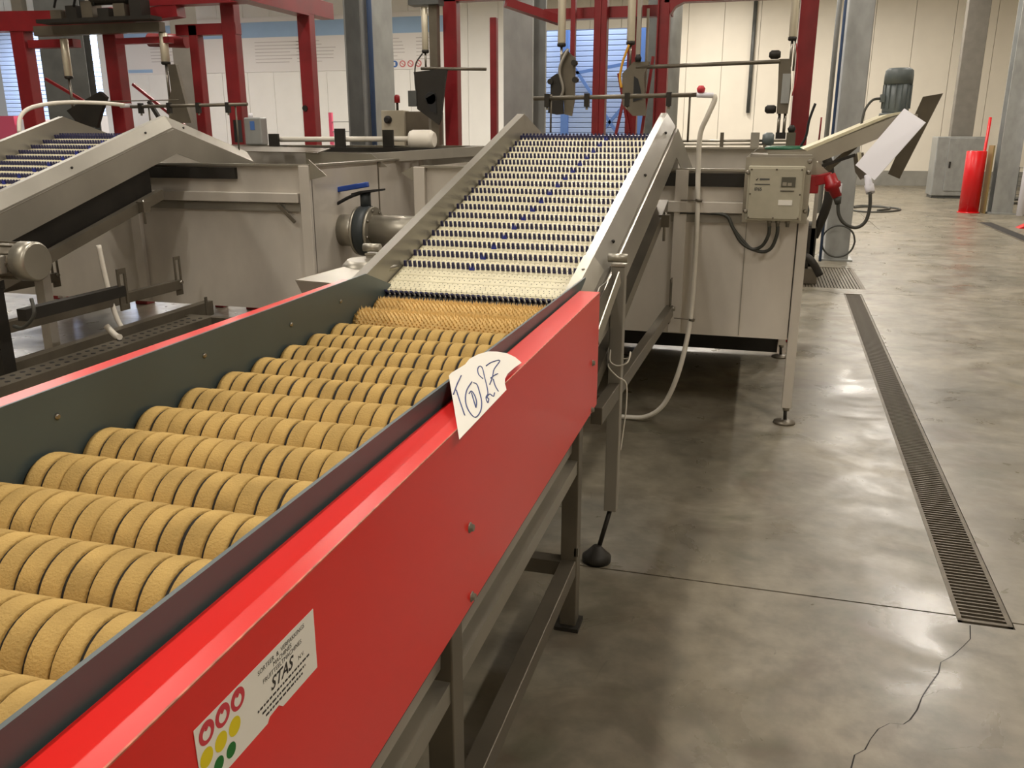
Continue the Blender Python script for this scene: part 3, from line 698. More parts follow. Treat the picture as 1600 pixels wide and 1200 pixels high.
spray('spray_bar', 'grey spray bar over the left conveyor, fed by an arching white hose', -4.36, -3.42, 5.45, 1.775,
      [(-4.40, 5.45, 1.785), (-4.55, 5.40, 1.80), (-4.70, 5.2, 1.80), (-4.78, 5.0, 1.765), (-4.80, 4.9, 1.70), (-4.78, 4.85, 1.60)],
      False, ((-3.52, 1.44), (-4.22, 1.50)))
ti = MB()
for z, y in ((1.24, 4.855), (.585, 4.835)):
    solo('cable_tie', MB().lathe((-.322, y, z), (-.320, y, z+.012), [(0, .019), (1, .019)], 12).bar((-.34, y+.005, z+.006), (-.42, y+.03, z+.004), .006, .004), 'frame', '%s clip holding the white hose to the tank' % ('upper grey' if z > 1 else 'lower grey'), 'clip')
# thin cable tied around the near conveyor leg
LX, LY = -.454, 3.05
solo('thin_cable', MB().tube([(LX-.03, LY-.02, .84), (LX-.028, LY-.032, .80), (LX+.0, LY-.034, .785), (LX+.035, LY-.03, .80), (LX+.04, LY, .83), (LX+.03, LY+.03, .80), (LX-.03, LY+.028, .79), (LX-.035, LY-.03, .78), (LX, LY-.036, .745), (LX+.028, LY-.036, .73), (LX+.036, LY-.03, .70), (LX+.036, LY-.03, .62), (LX+.028, LY-.035, .52), (LX+.022, LY-.035, .46)], .0028, n=6), 'hose', 'thin off-white cable wound around the front conveyor leg', 'cable')

# ================================================================ CONTROL BOX
cb = thing('control_box', 'beige control box marked IP65 on the tank front, below the outfeed chute', 'control box', (.07, 4.90, 1.15))
part('back_frame', MB().box(-.09, .245, 4.872, 4.895, 1.135, 1.475), 'steel', cb, 'stainless mounting frame')
part('housing', MB().box(-.072, .212, 4.80, 4.872, 1.152, 1.432), 'box', cb, bevel=.006)
part('lid', MB().box(-.062, .202, 4.794, 4.80, 1.162, 1.422), 'box', cb, bevel=.003)
for x, z in ((-.085+.012, 1.40), (-.085+.012, 1.20), (.232, 1.40), (.232, 1.20), (.232, 1.455)):
    part('frame_bolt', MB().lathe((x, 4.872 if abs(x) > .1 else 4.80, z), (x, 4.862 if abs(x) > .1 else 4.79, z), [(0, .012), (.6, .011), (1, .006)], 10), 'bolt', cb)
for x, z in ((-.055, 1.415), (.07, 1.415), (.195, 1.415), (-.055, 1.29), (.195, 1.29), (-.055, 1.168), (.07, 1.168), (.195, 1.168)):
    part('lid_screw', MB().cyl((x, 4.795, z), (x, 4.791, z), .005, n=8), 'frame', cb)
dp = part('display', MB().box(.098, .168, 4.790, 4.794, 1.328, 1.378), 'screen', cb)
part('display_bars', MB().box(.104, .125, 4.788, 4.790, 1.334, 1.352).box(.130, .150, 4.788, 4.790, 1.334, 1.350), 'steel', dp)
part('display_frame', MB().box(.096, .165, 4.790, 4.794, 1.306, 1.310), 'ink', cb)
part('faded_label', MB().box(.09, .16, 4.791, 4.794, 1.235, 1.262), 'paper', cb)
part('maker_mark', MB().prism([(-.032, 4.7935, 1.362), (-.018, 4.7935, 1.372), (-.020, 4.7935, 1.366), (-.028, 4.7935, 1.358)], (0, -.001, 0)), 'ink', cb)
part('print_lines', MB().box(-.012, .038, 4.792, 4.7935, 1.362, 1.370).box(-.035, .042, 4.792, 4.7935, 1.338, 1.342), 'galv_dark', cb, kind='stuff')
text_part('lettering', 'IP65', .022, 'galv_dark', cb, (-.035, 4.793, 1.308), (1, 0, 0), (0, 0, 1), bold=.0006)
for x in (.055, .098, .148): part('cable_gland', MB().lathe((x, 4.84, 1.152), (x, 4.84, 1.118), [(0, .013), (.4, .013), (.45, .010), (1, .009)], 10), 'bolt', cb)
for k, (x, dx) in enumerate(((.057, 0), (.100, .012))):
    solo('control_cable', MB().tube([(x, 4.84, 1.12), (x-.002, 4.845, 1.07), (x-.03+dx*.3, 4.86, 1.012-dx), (x-.08, 4.87, .992-dx), (-.07-dx*.3, 4.87, 1.03-dx), (-.13, 4.87, 1.10), (-.17, 4.875, 1.165), (-.26, 4.885, 1.178), (-.42, 4.885, 1.178)], .0095, n=8), 'cable',
         ('inner' if k == 0 else 'outer')+' dark grey cable looping below the control box', 'cable', 'cables below the control box')

# ================================================================ OUTFEED CHUTE
oc = thing('outfeed_conveyor', 'short inclined outfeed conveyor with cream belt rising right from the tank', 'conveyor', (.45, 5.2, 1.5))
sd = [(.02, 1.435), (.02, 1.495), (.22, 1.505), (.66, 1.690), (.74, 1.690), (.74, 1.640), (.66, 1.610), (.30, 1.455)]
part('side_plate', MB().prism([(x, 4.99, z) for x, z in sd], (0, .006, 0)), 'steel', oc)
part('side_plate', MB().prism([(x, 5.52, z) for x, z in sd], (0, .006, 0)), 'steel', oc)
part('belt', MB().prism([(.20, 5.02, 1.515), (.27, 5.02, 1.545), (.60, 5.02, 1.69), (.68, 5.02, 1.705), (.68, 5.02, 1.695), (.60, 5.02, 1.675), (.22, 5.02, 1.505)], (0, .48, 0)), 'belt', oc, 'cream belt')
part('table_sheet', MB().box(-.07, .245, 4.90, 5.35, 1.475, 1.487), 'steel_dull', oc)
part('front_fold', MB().prism([(-.09, 4.90, 1.47), (-.03, 4.905, 1.525), (-.02, 5.05, 1.53), (-.09, 5.05, 1.47)], (.003, 0, .0)), 'steel', oc)
part('gusset', MB().prism([(.25, 4.96, 1.47), (.34, 4.96, 1.395), (.25, 4.96, 1.375)], (0, .005, 0)), 'steel', oc, 'pale triangular gusset')
part('slot_rail', MB().bar((.30, 4.98, 1.43), (.46, 4.98, 1.487), .012, .016), 'dark', oc)
part('rail_bracket', MB().prism([(.45, 4.985, 1.49), (.50, 4.985, 1.50), (.53, 4.985, 1.38), (.50, 4.985, 1.36), (.47, 4.985, 1.40)], (0, .02, 0)), 'frame', oc)
part('stay', MB().bar((.235, 5.2, 1.25), (.235, 5.2, 1.48), .03, .03), 'frame', oc)
part('stay', MB().bar((.24, 5.25, 1.30), (.48, 5.25, 1.53), .03, .03), 'frame', oc)
mo = thing('electric_motor', 'grey upright electric motor on top of the outfeed conveyor', 'motor', (.675, 5.35, 1.69))
part('casing', MB().lathe((.675, 5.35, 1.70), (.675, 5.35, 1.86), [(0, .066), (.05, .069), (1, .069)], 24), 'motor', mo)
part('fan_cowl', MB().lathe((.675, 5.35, 1.852), (.675, 5.35, 1.935), [(0, .074), (.55, .074), (.85, .071), (1, .055)], 24), 'motor', mo)
for k in range(14):
    a = k*2*math.pi/14; c_, s_ = math.cos(a), math.sin(a)
    part('cooling_fin', MB().bar((.675+.070*c_, 5.35+.070*s_, 1.725), (.675+.070*c_, 5.35+.070*s_, 1.85), .004, .010, up=(c_, s_, 0)), 'motor', mo)
part('flange', MB().lathe((.675, 5.35, 1.686), (.675, 5.35, 1.702), [(0, .082), (1, .080)], 24), 'motor', mo)
part('terminal_box', MB().box(.59, .61, 5.31, 5.36, 1.76, 1.80), 'motor', mo)
solo('motor_cable', MB().tube([(.595, 5.33, 1.778), (.55, 5.32, 1.77), (.515, 5.3, 1.72), (.505, 5.28, 1.665), (.50, 5.27, 1.62)], .007, n=8), 'cable', 'short dark cable curving from the upright motor to the conveyor', 'cable')
ws = solo('white_sheet', MB().prism([(.668, 4.965, 1.717), (.775, 4.955, 1.648), (.552, 4.84, 1.366), (.454, 4.85, 1.440)], (.003, .005, 0)), 'white', 'glossy white plastic sheet leaning tilted on the outfeed chute', 'sheet')
ds = solo('dark_sheet', MB().prism([(.775, 5.14, 1.779), (.873, 5.17, 1.796), (.712, 5.16, 1.360), (.650, 5.14, 1.386)], (.003, .006, 0)), 'frame', 'dark brown-grey metal sheet leaning behind the white plastic sheet', 'sheet')
pg = thing('power_plug', 'red industrial plug beside the control box with a grey cable', 'plug', (.33, 4.93, 1.30))
part('socket', MB().bar((.262, 4.93, 1.385), (.262, 4.93, 1.29), .055, .06).bar((.27, 4.93, 1.355), (.35, 4.91, 1.375), .06, .055), 'plug', pg, bevel=.006)
part('plug_body', MB().lathe((.335, 4.90, 1.385), (.385, 4.88, 1.275), [(0, .032), (.35, .034), (.4, .042), (.6, .042), (.65, .030), (1, .024)], 16), 'plug', pg)
part('clamp_ear', MB().box(.388, .402, 4.87, 4.90, 1.30, 1.345), 'white', pg, 'white lettering patch')
part('gland', MB().lathe((.385, 4.88, 1.275), (.392, 4.875, 1.24), [(0, .022), (1, .015)], 12), 'cable', pg)
solo('plug_cable', MB().tube([(.392, 4.875, 1.245), (.40, 4.87, 1.19), (.43, 4.87, 1.145), (.49, 4.87, 1.122), (.535, 4.87, 1.155), (.548, 4.87, 1.23), (.542, 4.87, 1.30)], .009, n=8), 'cable', 'dark cable hanging in a loop from the red plug', 'cable')
cn = thing('cable_connector', 'white cable connector hanging at the lower corner of the white sheet', 'connector', (.54, 4.93, 1.3))
part('body', MB().lathe((.525, 4.93, 1.385), (.545, 4.88, 1.30), [(0, .016), (.5, .019), (.55, .024), (1, .022)], 12), 'white', cn)
part('strap', MB().bar((.475, 4.95, 1.50), (.49, 4.94, 1.43), .03, .006), 'belt', cn)

# ================================================================ TANK TOP EQUIPMENT
r1 = thing('rim_pipe', 'thin pale pipe on brackets along the far rim of the right tank', 'pipe', (-.1, 6.62, 1.53), 0)
part('pipe', MB().cyl((-.65, 6.62, 1.540), (.15, 6.62, 1.545), .009, n=8).cyl((-.65, 6.60, 1.515), (.15, 6.60, 1.520), .007, n=8), 'steel', r1)
for x in (-.62, -.30, .0): part('bracket', MB().box(x-.012, x+.012, 6.58, 6.64, 1.495, 1.60 if x == -.30 else 1.56), 'frame', r1)
part('flow_motor', MB().lathe((-.02, 6.60, 1.555), (.06, 6.60, 1.555), [(0, .03), (.3, .045), (.8, .045), (1, .03)], 16), 'motor', r1)
part('bearing', MB().box(-.10, -.04, 6.57, 6.63, 1.50, 1.60), 'steel_dull', r1)
gd = solo('turntable_disc', MB().lathe((.22, 6.35, 1.490), (.22, 6.35, 1.512), [(0, .22), (.6, .22), (1, .20)], 28), 'green_disc', 'flat dark green disc lying at the right rear corner of the tank', 'disc')
va = thing('pneumatic_valve', 'small dark valve cluster standing on the green disc', 'valve', (.18, 6.5, 1.5))
part('block', MB().box(.14, .20, 6.46, 6.52, 1.512, 1.60), 'frame', va)
part('knob', MB().lathe((.17, 6.49, 1.60), (.17, 6.49, 1.65), [(0, .02), (.5, .028), (1, .012)], 10), 'dark', va)
part('hose_end', MB().tube([(.24, 6.49, 1.51), (.27, 6.49, 1.58), (.28, 6.49, 1.68), (.31, 6.49, 1.79)], .009, n=6), 'black', va)
part('red_rod', MB().cyl((.355, 6.49, 1.51), (.358, 6.49, 1.70), .006, n=6), 'gred', va)
rb = thing('white_roller_bar', 'white roller bar with dark brackets along the rear rim of the left tank', 'roller', (-3.3, 6.6, 1.55))
part('roller', MB().cyl((-3.86, 6.60, 1.545), (-2.66, 6.60, 1.552), .021, n=12), 'hose', rb)
for x, h in ((-3.90, .05), (-3.30, .09), (-2.88, .08)): part('bracket', MB().box(x-.045, x+.045, 6.56, 6.58, 1.47, 1.54+h), 'dark', rb)
part('drive_box', MB().lathe((-2.70, 6.60, 1.545), (-2.50, 6.60, 1.545), [(0, .068), (.1, .075), (.85, .075), (1, .055)], 16), 'hose', rb, 'white drive housing')
part('rail', MB().box(-4.3, -2.3, 6.50, 6.56, 1.45, 1.485), 'dark', rb)
cbn = thing('switch_cabinet', 'grey switch cabinet with rotary knob and red lamp behind the roller bar', 'cabinet', (-3.15, 7.5, 0))
part('housing', MB().box(-3.34, -3.12, 7.48, 7.60, 1.46, 1.79), 'box', cbn, bevel=.005)
part('side_housing', MB().box(-3.12, -2.90, 7.52, 7.9, 1.46, 1.78), 'frame', cbn)
part('stand', MB().box(-3.30, -2.95, 7.52, 7.58, 0, 1.46), 'frame', cbn)
part('knob', MB().lathe((-3.27, 7.48, 1.71), (-3.27, 7.43, 1.71), [(0, .035), (.5, .035), (1, .02)], 12), 'black', cbn)
part('lamp_pole', MB().cyl((-3.205, 7.54, 1.79), (-3.205, 7.54, 1.86), .012, n=8), 'dark', cbn)
part('red_lamp', MB().lathe((-3.205, 7.54, 1.855), (-3.205, 7.54, 1.925), [(0, .026), (.8, .026), (1, .015)], 12), 'plug', cbn)
rk = thing('wire_rack', 'low wire rack with thin shelves before the white wall', 'rack', (-7.0, 15, 0))
for x in (-7.7, -5.9): part('upright', MB().box(x-.03, x+.03, 14.97, 15.03, 0, 1.95 if x < -7 else 1.75), 'pink' if x < -7 else 'galv', rk)
for k in range(9): part('shelf', MB().box(-7.7, -5.9, 14.98, 15.02, .42+k*.17, .432+k*.17), 'galv', rk)

# ================================================================ RED GANTRIES AND CLAMP ARMS
def post(t, x, y, h=3.2, w=.12, d=.12): part('post', MB().box(x-w/2, x+w/2, y-d/2, y+d/2, 0, h), 'gred', t, bevel=.006)
ga = thing('red_gantry', 'dark red steel gantry over the left tank, its beam end pointing at the banner', 'gantry', (-4.1, 7.0, 0), 0, 'red gantries')
post(ga, -3.80, 7.05, 2.56, .115, .10); post(ga, -3.92, 7.75-1.7, 2.50, .0, .0) if False else None
part('beam', MB().bar((-3.80, 4.6, 2.62), (-3.80, 7.45, 2.62), .12, .13), 'gred', ga)
part('lower_flange', MB().bar((-3.80, 5.5, 2.545), (-3.80, 7.0, 2.545), .13, .02), 'gred', ga)
post(ga, -4.52, 7.05, 3.0, .13, .10); post(ga, -4.88, 7.05, 2.5, .09, .09)
part('beam', MB().bar((-5.05, 7.05, 2.46), (-4.45, 7.05, 2.46), .09, .09), 'gred', ga)
part('beam', MB().bar((-5.2, 6.9, 2.72), (-3.9, 6.9, 2.72), .13, .16), 'gred', ga)
part('bolt_hole', MB().cyl((-3.83, 6.997, 1.80), (-3.83, 6.990, 1.80), .025, n=10), 'dark', ga)
gb = thing('red_gantry', 'dark red gantry at the left edge on two posts beside the wide column', 'gantry', (-6.0, 7.0, 0), 0, 'red gantries')
post(gb, -6.70, 7.0, 2.66, .15, .12); post(gb, -5.70, 7.0, 2.66, .135, .12); post(gb, -6.9, 6.2, 2.5, .1, .1)
part('beam', MB().bar((-7.6, 7.0, 2.60), (-5.9, 7.0, 2.56), .14, .17), 'gred', gb)
part('beam', MB().bar((-6.6, 7.0, 2.38), (-6.1, 7.0, 2.38), .10, .07), 'gred', gb)
part('beam', MB().bar((-6.2, 6.9, 2.50), (-4.9, 6.9, 2.60), .12, .10), 'gred', gb, 'dark weathered red beam')
part('brace', MB().bar((-6.50, 7.0, 2.08), (-5.95, 7.0, 1.80), .025, .025), 'gred', gb)
part('brace', MB().bar((-5.55, 7.0, 2.02), (-5.05, 7.0, 1.66), .025, .025), 'gred', gb)
gc = thing('red_gantry', 'dark red steel gantry behind the near conveyor, in front of the blue daylit opening', 'gantry', (-1.3, 7.0, 0), 0, 'red gantries')
post(gc, -1.28, 7.05, 3.2, .10, .10)
part('post_rib', MB().box(-1.285, -1.275, 6.985, 7.0, 0, 3.2), 'gred', gc)
post(gc, -1.06, 7.3, 3.2, .09, .09); post(gc, -.80, 7.05, 3.2, .085, .10)
part('post_flange', MB().box(-.845, -.835, 6.96, 7.10, 0, 3.2), 'gred', gc)
post(gc, -2.16, 7.1, 2.48, .055, .06)
part('beam', MB().box(-1.75, -.75, 7.1, 7.2, 2.45, 2.53), 'gred', gc)
part('beam', MB().box(-.80, .30, 7.0, 7.10, 2.53, 2.68), 'gred', gc)
part('gusset', MB().prism([(-.76, 7.0, 2.53), (-.66, 7.0, 2.53), (-.72, 7.0, 2.50), (-.755, 7.0, 2.45)], (0, .1, 0)), 'gred', gc)
part('diagonal', MB().bar((-1.16, 7.2, 2.05), (-1.06, 7.2, 1.60), .022, .02), 'gred', gc)
part('diagonal', MB().bar((-1.04, 7.0, 2.05), (-1.14, 7.0, 1.55), .022, .02), 'gred', gc)
part('diagonal', MB().bar((-.86, 6.95, 2.15), (-.93, 6.95, 1.55), .022, .02), 'gred', gc)
part('perforated_strip', MB().box(-.935, -.915, 7.05, 7.06, 1.5, 2.5), 'steel', gc, 'perforated steel strip')
part('diagonal_beam', MB().bar((-2.0, 6.9, 2.56), (-1.62, 7.1, 2.44), .10, .06), 'gred', gc, 'rust brown beam')
gdn = thing('red_gantry', 'bright dark-red post and cross beam right of the banner, behind the black clamp plate', 'gantry', (-2.5, 7.0, 0), 0, 'red gantries')
post(gdn, -2.50, 7.05, 3.2, .115, .10)
part('beam', MB().box(-2.75, -1.9, 7.0, 7.1, 2.60, 2.75), 'gred', gdn)
ge = thing('red_gantry', 'dark red post standing left of the thick galvanised column with the blue pipe', 'gantry', (.24, 7.05, 0), 0, 'red gantries')
post(ge, .235, 7.05, 3.2, .125, .10)
part('beam', MB().box(.30, 1.2, 7.0, 7.1, 2.9, 3.05), 'gred', ge)
solo('red_lift_bag', MB().lathe((-.48, 6.9, 2.59), (-.05, 6.9, 2.60), [(0, .03), (.05, .055), (.9, .06), (1, .04)], 20), 'bollard', 'bright red cylinder hanging under the top beam at the upper edge of the picture', 'cylinder')

def cylinder_body(t, x, y, z0, z1, r, rod_z):
    part('cylinder', MB().lathe((x, y, z0), (x, y, z1), [(0, r*.8), (.02, r), (.98, r), (1, r*.8)], 12), 'cyl', t)
    part('end_cap', MB().lathe((x, y, z0-.02), (x, y, z0+.005), [(0, r*.8), (.3, r*1.1), (1, r*1.1)], 12), 'dark', t)
    part('piston_rod', MB().cyl((x, y, rod_z), (x, y, z0-.01), r*.33, n=8), 'bolt', t)
AY = 6.8
a1 = thing('clamp_arm', 'hanging pneumatic arm with black pierced clamp plate, right of the banner pictograms', 'clamp arm', (-2.6, AY, 2.6), 0, 'pneumatic clamp arms')
cylinder_body(a1, -2.635, AY, 2.22, 2.54, .026, 2.08)
part('mast', MB().box(-2.60, -2.535, AY, AY+.07, 1.50, 3.0), 'frame', a1)
part('head_plate', MB().box(-2.75, -2.50, AY-.05, AY+.08, 2.55, 2.59), 'galv_dark', a1)
for pr2, nm in (([(-2.72, 2.06), (-2.44, 2.08), (-2.46, 1.98), (-2.50, 1.70), (-2.52, 1.66), (-2.70, 1.78), (-2.70, 1.92)], 'clamp_plate'),):
    part(nm, MB().prism([(x, AY-.05, z) for x, z in pr2], (0, .03, 0)), 'dark', a1)
part('plate_opening', MB().lathe((-2.58, AY-.052, 1.86), (-2.58, AY-.058, 1.86), [(0, .05), (1, .045)], 14).prism([(-2.62, AY-.052, 1.86), (-2.54, AY-.052, 1.90), (-2.53, AY-.052, 1.74), (-2.58, AY-.052, 1.76)], (0, -.006, 0)), 'black', a1)
part('side_block', MB().box(-2.77, -2.70, AY-.06, AY, 1.80, 1.92), 'galv_dark', a1)
part('hose', MB().tube([(-2.66, AY, 2.20), (-2.72, AY, 2.12), (-2.73, AY, 2.0), (-2.72, AY, 1.90)], .006, n=6), 'cable', a1)
part('cross_bar', MB().cyl((-2.66, AY-.04, 2.085), (-2.12, AY-.04, 2.07), .012, n=8), 'frame', a1)
a2 = thing('clamp_arm', 'hanging pneumatic arm with brown jaw plates before the corrugated yard building', 'clamp arm', (-1.53, AY, 2.6), 0, 'pneumatic clamp arms')
cylinder_body(a2, -1.535, AY, 2.24, 2.9, .030, 2.02)
part('mast', MB().box(-1.475, -1.44, AY+.03, AY+.08, 2.1, 3.0), 'gred', a2)
part('jaw_plate', MB().prism([(x, AY-.04, z) for x, z in [(-1.53, 2.16), (-1.49, 2.20), (-1.45, 2.16), (-1.42, 2.14), (-1.42, 1.84), (-1.44, 1.72), (-1.50, 1.735), (-1.50, 1.80), (-1.53, 2.0)]], (0, .03, 0)), 'frame', a2)
part('jaw_plate', MB().prism([(x, AY-.07, z) for x, z in [(-1.60, 2.00), (-1.55, 2.03), (-1.51, 1.95), (-1.50, 1.735), (-1.55, 1.73), (-1.62, 1.745), (-1.60, 1.84)]], (0, .03, 0)), 'dark', a2)
part('spring_band', MB().tube([(-1.47, AY-.06, 2.20), (-1.53, AY-.08, 2.06), (-1.50, AY-.08, 1.92), (-1.52, AY-.08, 1.85)], .012, n=6), 'steel_dull', a2)
for x, z in ((-1.42, 2.10), (-1.41, 1.98), (-1.60, 1.97)): part('jaw_bolt', MB().cyl((x, AY-.09, z), (x, AY-.03, z), .022, n=8), 'dark', a2)
a3 = thing('clamp_arm', 'hanging pneumatic arm with a yellow air tube and triangular grey clamp plate', 'clamp arm', (-1.0, AY, 2.6), 0, 'pneumatic clamp arms')
cylinder_body(a3, -1.012, AY, 2.24, 2.9, .030, 2.06)
part('mast', MB().box(-.975, -.945, AY+.02, AY+.07, 1.9, 3.0), 'steel_dull', a3)
tri = [(-1.06, 2.02), (-.98, 2.10), (-.86, 2.10), (-.90, 2.0), (-.87, 1.72), (-.97, 1.72), (-1.05, 1.80)]
part('clamp_plate', MB().prism([(x, AY-.05, z) for x, z in tri], (0, .03, 0)), 'frame', a3)
part('plate_opening', MB().prism([(x, AY-.052, z) for x, z in [(-.97, 2.0), (-.94, 1.98), (-.90, 1.84), (-.97, 1.82)]], (0, -.005, 0)), 'black', a3)
part('air_tube', MB().tube([(-1.02, AY-.03, 2.22), (-1.06, AY-.04, 2.10), (-1.075, AY-.05, 2.0), (-1.06, AY-.06, 1.92)], .010, n=6), 'yel', a3, 'yellow air tube')
part('black_knob', MB().lathe((-.945, AY-.05, 2.10), (-.945, AY-.05, 2.15), [(0, .02), (.5, .025), (1, .015)], 10), 'black', a3)
part('cross_bar', MB().cyl((-.96, AY-.04, 2.062), (.06, AY-.04, 2.082), .014, n=8), 'frame', a3)
a4 = thing('clamp_arm', 'slim hanging pneumatic arm with two rubber rollers, left of the dark red right post', 'clamp arm', (.1, AY, 2.6), 0, 'pneumatic clamp arms')
cylinder_body(a4, .13, AY, 2.24, 2.9, .028, 2.05)
part('second_rod', MB().cyl((.155, AY, 2.02), (.155, AY, 2.24), .008, n=8), 'bolt', a4)
part('slide_block', MB().prism([(x, AY-.04, z) for x, z in [(.05, 2.10), (.13, 2.10), (.15, 1.90), (.14, 1.73), (.065, 1.73), (.06, 1.9)]], (0, .07, 0)), 'frame', a4)
part('slide_cover', MB().box(.085, .14, AY-.055, AY-.04, 1.80, 2.0), 'galv', a4)
for z in (2.13, 1.76): part('rubber_roller', MB().lathe((-.02, AY-.02, z), (.06, AY-.02, z), [(0, .015), (.2, .03), (.8, .03), (1, .02)], 12), 'dark', a4)
part('rod_pair', MB().cyl((.085, AY, 1.58), (.085, AY, 1.74), .011, n=8).cyl((.125, AY, 1.58), (.125, AY, 1.74), .011, n=8), 'bolt', a4)
part('rod_foot', MB().box(.07, .14, AY-.03, AY+.03, 1.555, 1.60), 'dark', a4)
part('air_hose', MB().tube([(.16, AY-.03, 2.2), (.18, AY-.04, 2.0), (.16, AY-.05, 1.85)], .004, n=6), 'plug', a4, 'thin red air hose')
a5 = thing('clamp_arm', 'hanging pneumatic cylinder left of the wide dark column at the far left', 'clamp arm', (-6.1, 6.8, 2.6), 0, 'pneumatic clamp arms')
cylinder_body(a5, -6.06, 6.8, 2.08, 2.40, .034, 1.78)
part('hook_plate', MB().prism([(x, 6.76, z) for x, z in [(-6.1, 1.79), (-5.72, 1.95), (-5.66, 1.90), (-5.74, 1.76), (-5.8, 1.64), (-6.0, 1.68)]], (0, .04, 0)), 'dark', a5)
part('top_mount', MB().box(-6.3, -5.0, 6.72, 6.80, 2.42, 2.50), 'frame', a5)
part('guide_wire', MB().cyl((-6.3, 6.75, 1.86), (-4.9, 6.75, 1.87), .005, n=6), 'frame', a5)
a6 = thing('clamp_arm', 'hanging pneumatic arm with brown jaw directly above the left conveyor peak', 'clamp arm', (-5.0, 6.8, 2.6), 0, 'pneumatic clamp arms')
cylinder_body(a6, -5.03, 6.8, 2.18, 2.42, .036, 1.85)
part('jaw_plate', MB().prism([(x, 6.75, z) for x, z in [(-4.98, 2.16), (-4.90, 2.16), (-4.84, 1.84), (-4.80, 1.68), (-5.02, 1.68), (-5.02, 1.84), (-4.97, 1.95)]], (0, .04, 0)), 'frame', a6)
part('link', MB().bar((-5.20, 6.74, 1.86), (-5.05, 6.74, 1.62), .03, .03), 'dark', a6)
part('cylinder_rail', MB().bar((-5.5, 6.8, 2.36), (-4.95, 6.8, 2.36), .06, .05), 'gred', a6)
part('horizontal_tube', MB().cyl((-5.55, 7.3, 2.42), (-5.15, 7.3, 2.40), .06, n=14), 'gred', a6, 'pale red tube')

# ================================================================ LEFT FOREGROUND: MOTOR STAND AND FRAMES
ms = thing('geared_motor', 'dusty geared motor on a dark post at the left edge, under the left conveyor', 'motor', (-3.2, 3.1, .9))
part('gearbox', MB().lathe((-3.42, 3.10, .985), (-3.20, 3.10, .985), [(0, .07), (.1, .10), (.75, .10), (.85, .085), (1, .07)], 20), 'steel_dull', ms, bevel=0)
part('end_shield', MB().lathe((-3.22, 3.10, .985), (-3.20, 3.10, .985), [(0, .10), (1, .10)], 24), 'steel', ms)
part('stator', MB().lathe((-3.20, 3.10, .985), (-3.02, 3.10, .985), [(0, .074), (.06, .078), (1, .078)], 24), 'frame', ms)
for k in range(12):
    a = k*math.pi/6; part('cooling_fin', MB().bar((-3.18, 3.10+.08*math.cos(a), .985+.08*math.sin(a)), (-3.05, 3.10+.08*math.cos(a), .985+.08*math.sin(a)), .004, .010, up=(0, math.cos(a), math.sin(a))), 'frame', ms)
part('fan_cowl', MB().lathe((-3.04, 3.10, .985), (-2.96, 3.10, .985), [(0, .088), (.85, .088), (1, .078)], 24), 'steel', ms)
part('terminal_box', MB().box(-3.15, -3.06, 2.985, 3.03, .94, 1.02), 'steel_dull', ms, bevel=.006)
part('mount', MB().box(-3.38, -3.22, 3.05, 3.15, .84, .90), 'dark', ms)
solo('motor_lead', MB().tube([(-3.05, 3.02, .90), (-3.03, 3.0, .83), (-3.10, 3.0, .77), (-3.2, 3.05, .76)], .008, n=8), 'cable', 'dark cable hanging under the geared motor at the left edge', 'cable')
sf = thing('support_frame', 'dark support frame with two long beams under the left conveyor', 'frame', (-3.2, 3.1, 0))
part('post', MB().box(-3.37, -3.30, 3.05, 3.12, .02, .92), 'dark', sf)
part('base_plate', MB().box(-3.38, -3.18, 3.0, 3.2, 0, .02), 'dark', sf)
part('upper_beam', MB().bar((-3.20, 3.10, .80), (-3.20, 3.76, .80), .05, .055), 'dark', sf)
sb = part('slotted_bracket', MB().box(-3.19, -3.18, 3.72, 3.735, .70, .92).box(-3.19, -3.18, 3.77, 3.785, .70, .92).box(-3.19, -3.18, 3.735, 3.77, .70, .73).box(-3.19, -3.18, 3.735, 3.77, .89, .92), 'frame', sf)
part('lower_beam', MB().bar((-3.36, 3.12, .51), (-3.36, 4.72, .52), .06, .09), 'frame', sf)
part('lower_beam_strut', MB().box(-3.38, -3.34, 4.62, 4.66, .0, .47), 'frame', sf)
part('beam_bracket', MB().box(-3.27, -3.262, 4.55, 4.57, .40, .62), 'frame', sf)
part('cross_member', MB().bar((-3.33, 4.45, .50), (-2.5, 4.45, .50), .05, .05), 'frame', sf)
part('rear_leg', MB().box(-3.93, -3.87, 3.93, 3.99, .0, 1.0), 'tank', sf, 'pale steel leg')
pch = thing('perforated_channel', 'grey perforated cable channel lying along the left of the red machine', 'channel', (-3.0, 3.6, 0))
part('channel', MB().box(-3.16, -3.02, 2.7, 4.25, .50, .57), 'frame', pch)
for y in (2.8, 4.1): part('stand', MB().box(-3.12, -3.06, y-.02, y+.02, 0, .50), 'dark', pch)
hm = MB().lathe((0, 0, 0), (0, 0, .002), [(0, .012), (1, .012)], 8).mesh('hole', 'black')
for k in range(26):
    for j in (0, 1):
        o = bpy.data.objects.new('hole', hm); COL.objects.link(o); o.parent = pch; o.location = (-3.12+j*.06+3.0, 2.75+k*.057+j*.028-3.6, .5695)
solo('foot_block', MB().box(-3.32, -3.19, 3.96, 4.10, .34, .50).box(-3.28, -3.22, 4.00, 4.06, .0, .34), 'butter', 'dark blue-grey block under the lower beam of the left support frame', 'block')
solo('drain_hose', MB().tube([(-3.52, 4.0, 1.00), (-3.50, 4.0, .80), (-3.47, 4.0, .62), (-3.43, 4.0, .52)], .014, n=8), 'hose', 'white hose hanging straight down below the left conveyor', 'hose')
solo('hose_end', MB().tube([(-3.24, 3.66, .63), (-3.21, 3.66, .60), (-3.17, 3.64, .586), (-3.13, 3.62, .586)], .016, n=8), 'hose', 'short curved end of white hose near the perforated channel', 'hose')
